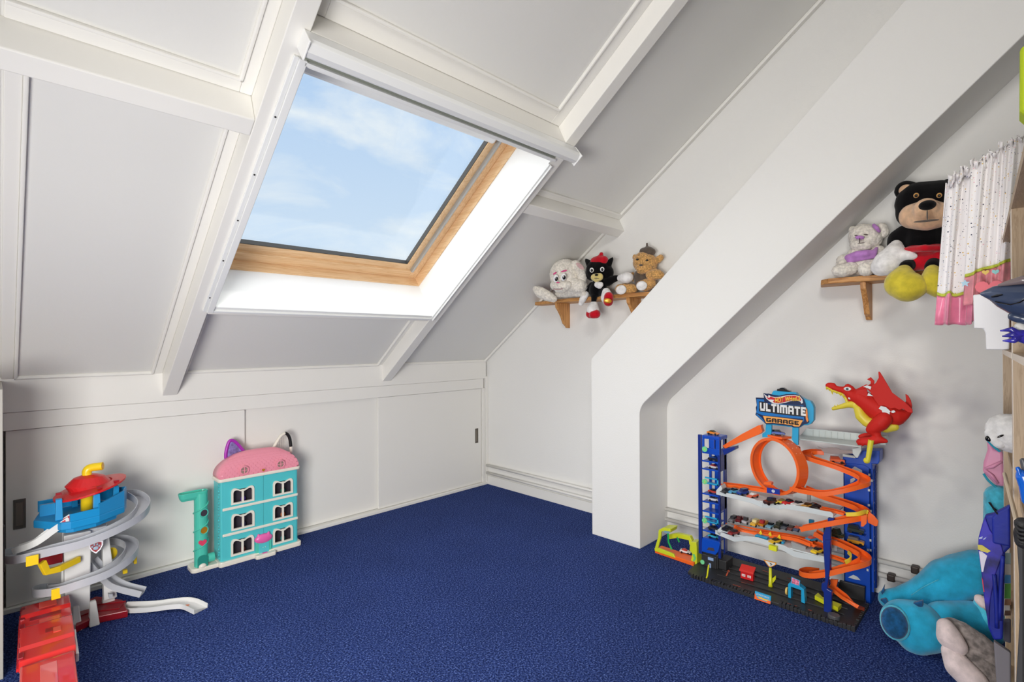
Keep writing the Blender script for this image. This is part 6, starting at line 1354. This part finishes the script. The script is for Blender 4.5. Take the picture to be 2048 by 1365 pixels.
st_ = MB().tube([at(2009, 948, 'x', -.95), at(2033, 1042, 'x', -1.4)], .0042, 8).build('wooden_stick', mat('pale_beech', (226, 208, 180), .5)); tag(st_, 'thin pale wooden stick leaning across the bookcase side', 'stick')

# big turquoise plush lying on the carpet
bl_ = thing('plush_creature', 'big turquoise plush creature lying on the blue carpet by the bookcase', 'soft toy', at(1850, 1300, 'z', 0))
D_ = Doll(bl_, -.26, G_)
D_.part('body', P_BLUE, [[(430, 830, 80, .08), (520, 820, 90, .08)], [(470, 850, 100, .06), (390, 880, 108, .05), (320, 920, 92, .03), (250, 940, 72, .02)], [(220, 940, 60, .02), (150, 960, 52, 0), (90, 965, 46, -.01)]], vox=.007)
D_.part('leg', P_BLUE, [[(560, 1110, 76, -.03), (500, 1070, 92, -.03), (420, 1060, 82, -.05), (360, 1060, 80, -.08), (320, 1070, 70, -.09)]], vox=.007)
D_.part('foot', P_BLUE, [[(230, 1090, 112, -.14), (170, 1070, 98, -.15), (150, 1075, 88, -.16)], [(280, 1130, 86, -.15), (220, 1140, 86, -.16)]], vox=.007)
D_.ball('foot_pad', P_NAVY, 118, 1078, 54, 70, -.232, .022, rot=-6)
D_.ball('foot_rim', P_TEALL, 120, 1078, 60, 77, -.226, .018, rot=-6)
for pts in (((52, 930), (70, 895), (66, 920), (72, 925), (58, 945)), ((46, 968), (75, 962), (95, 995), (70, 990)),):
    MB().prism([D_.p(X, Y, -.06) for X, Y in pts], (.02, 0, 0)).build('navy_tuft', P_NAVY, bl_, bevel=.004)
MB().prism([D_.p(X, Y, -.2) for X, Y in ((205, 985), (255, 972), (256, 1004), (235, 1004))], (.02, 0, 0)).build('navy_tuft', P_NAVY, bl_, bevel=.004)
MB().tube(spline([D_.p(X, Y, dx) for X, Y, dx in ((200, 945, -.057), (260, 905, -.057), (330, 870, -.072))], 5), .0016, 8).build('seam', P_TEALL, bl_, smooth=True)
D_.part('belly', P_TEALL, [[(560, 1000, 50, -.02), (580, 1060, 60, -.04)]], vox=.006)

# grey and pale pink plush in front of it
gp_ = thing('plush_animal', 'grey and pale pink plush animal slumped beside the bookcase', 'soft toy', at(1940, 1360, 'z', 0))
D_ = Doll(gp_, -.52, G_)
D_.part('leg', P_GREY, [[(400, 1110, 52), (440, 1140, 66), (500, 1190, 74), (540, 1215, 68), (572, 1250, 46)]], vox=.006, fuzz=.006, fsize=.015)
D_.part('leg', P_GREY, [[(440, 1240, 60, -.03), (500, 1290, 78, -.03), (545, 1330, 74, -.03), (580, 1375, 50, -.02)]], vox=.006, fuzz=.006, fsize=.015)
D_.part('foot_sole', P_PALEP, [[(365, 1095, 36, -.055), (385, 1150, 54, -.065), (420, 1190, 44, -.07)]], vox=.005)
D_.part('foot_sole', P_PALEP, [[(390, 1220, 40, -.075), (430, 1290, 60, -.085), (500, 1360, 60, -.09), (520, 1400, 50, -.08)]], vox=.005)
D_.part('paw', P_PALEP, [[(530, 965, 24, -.02), (550, 985, 26, -.02)]], vox=.005)
D_.part('arm', P_GREY, [[(575, 1010, 22, .02), (568, 1000, 20, 0), (556, 990, 20, -.01)]], vox=.006)
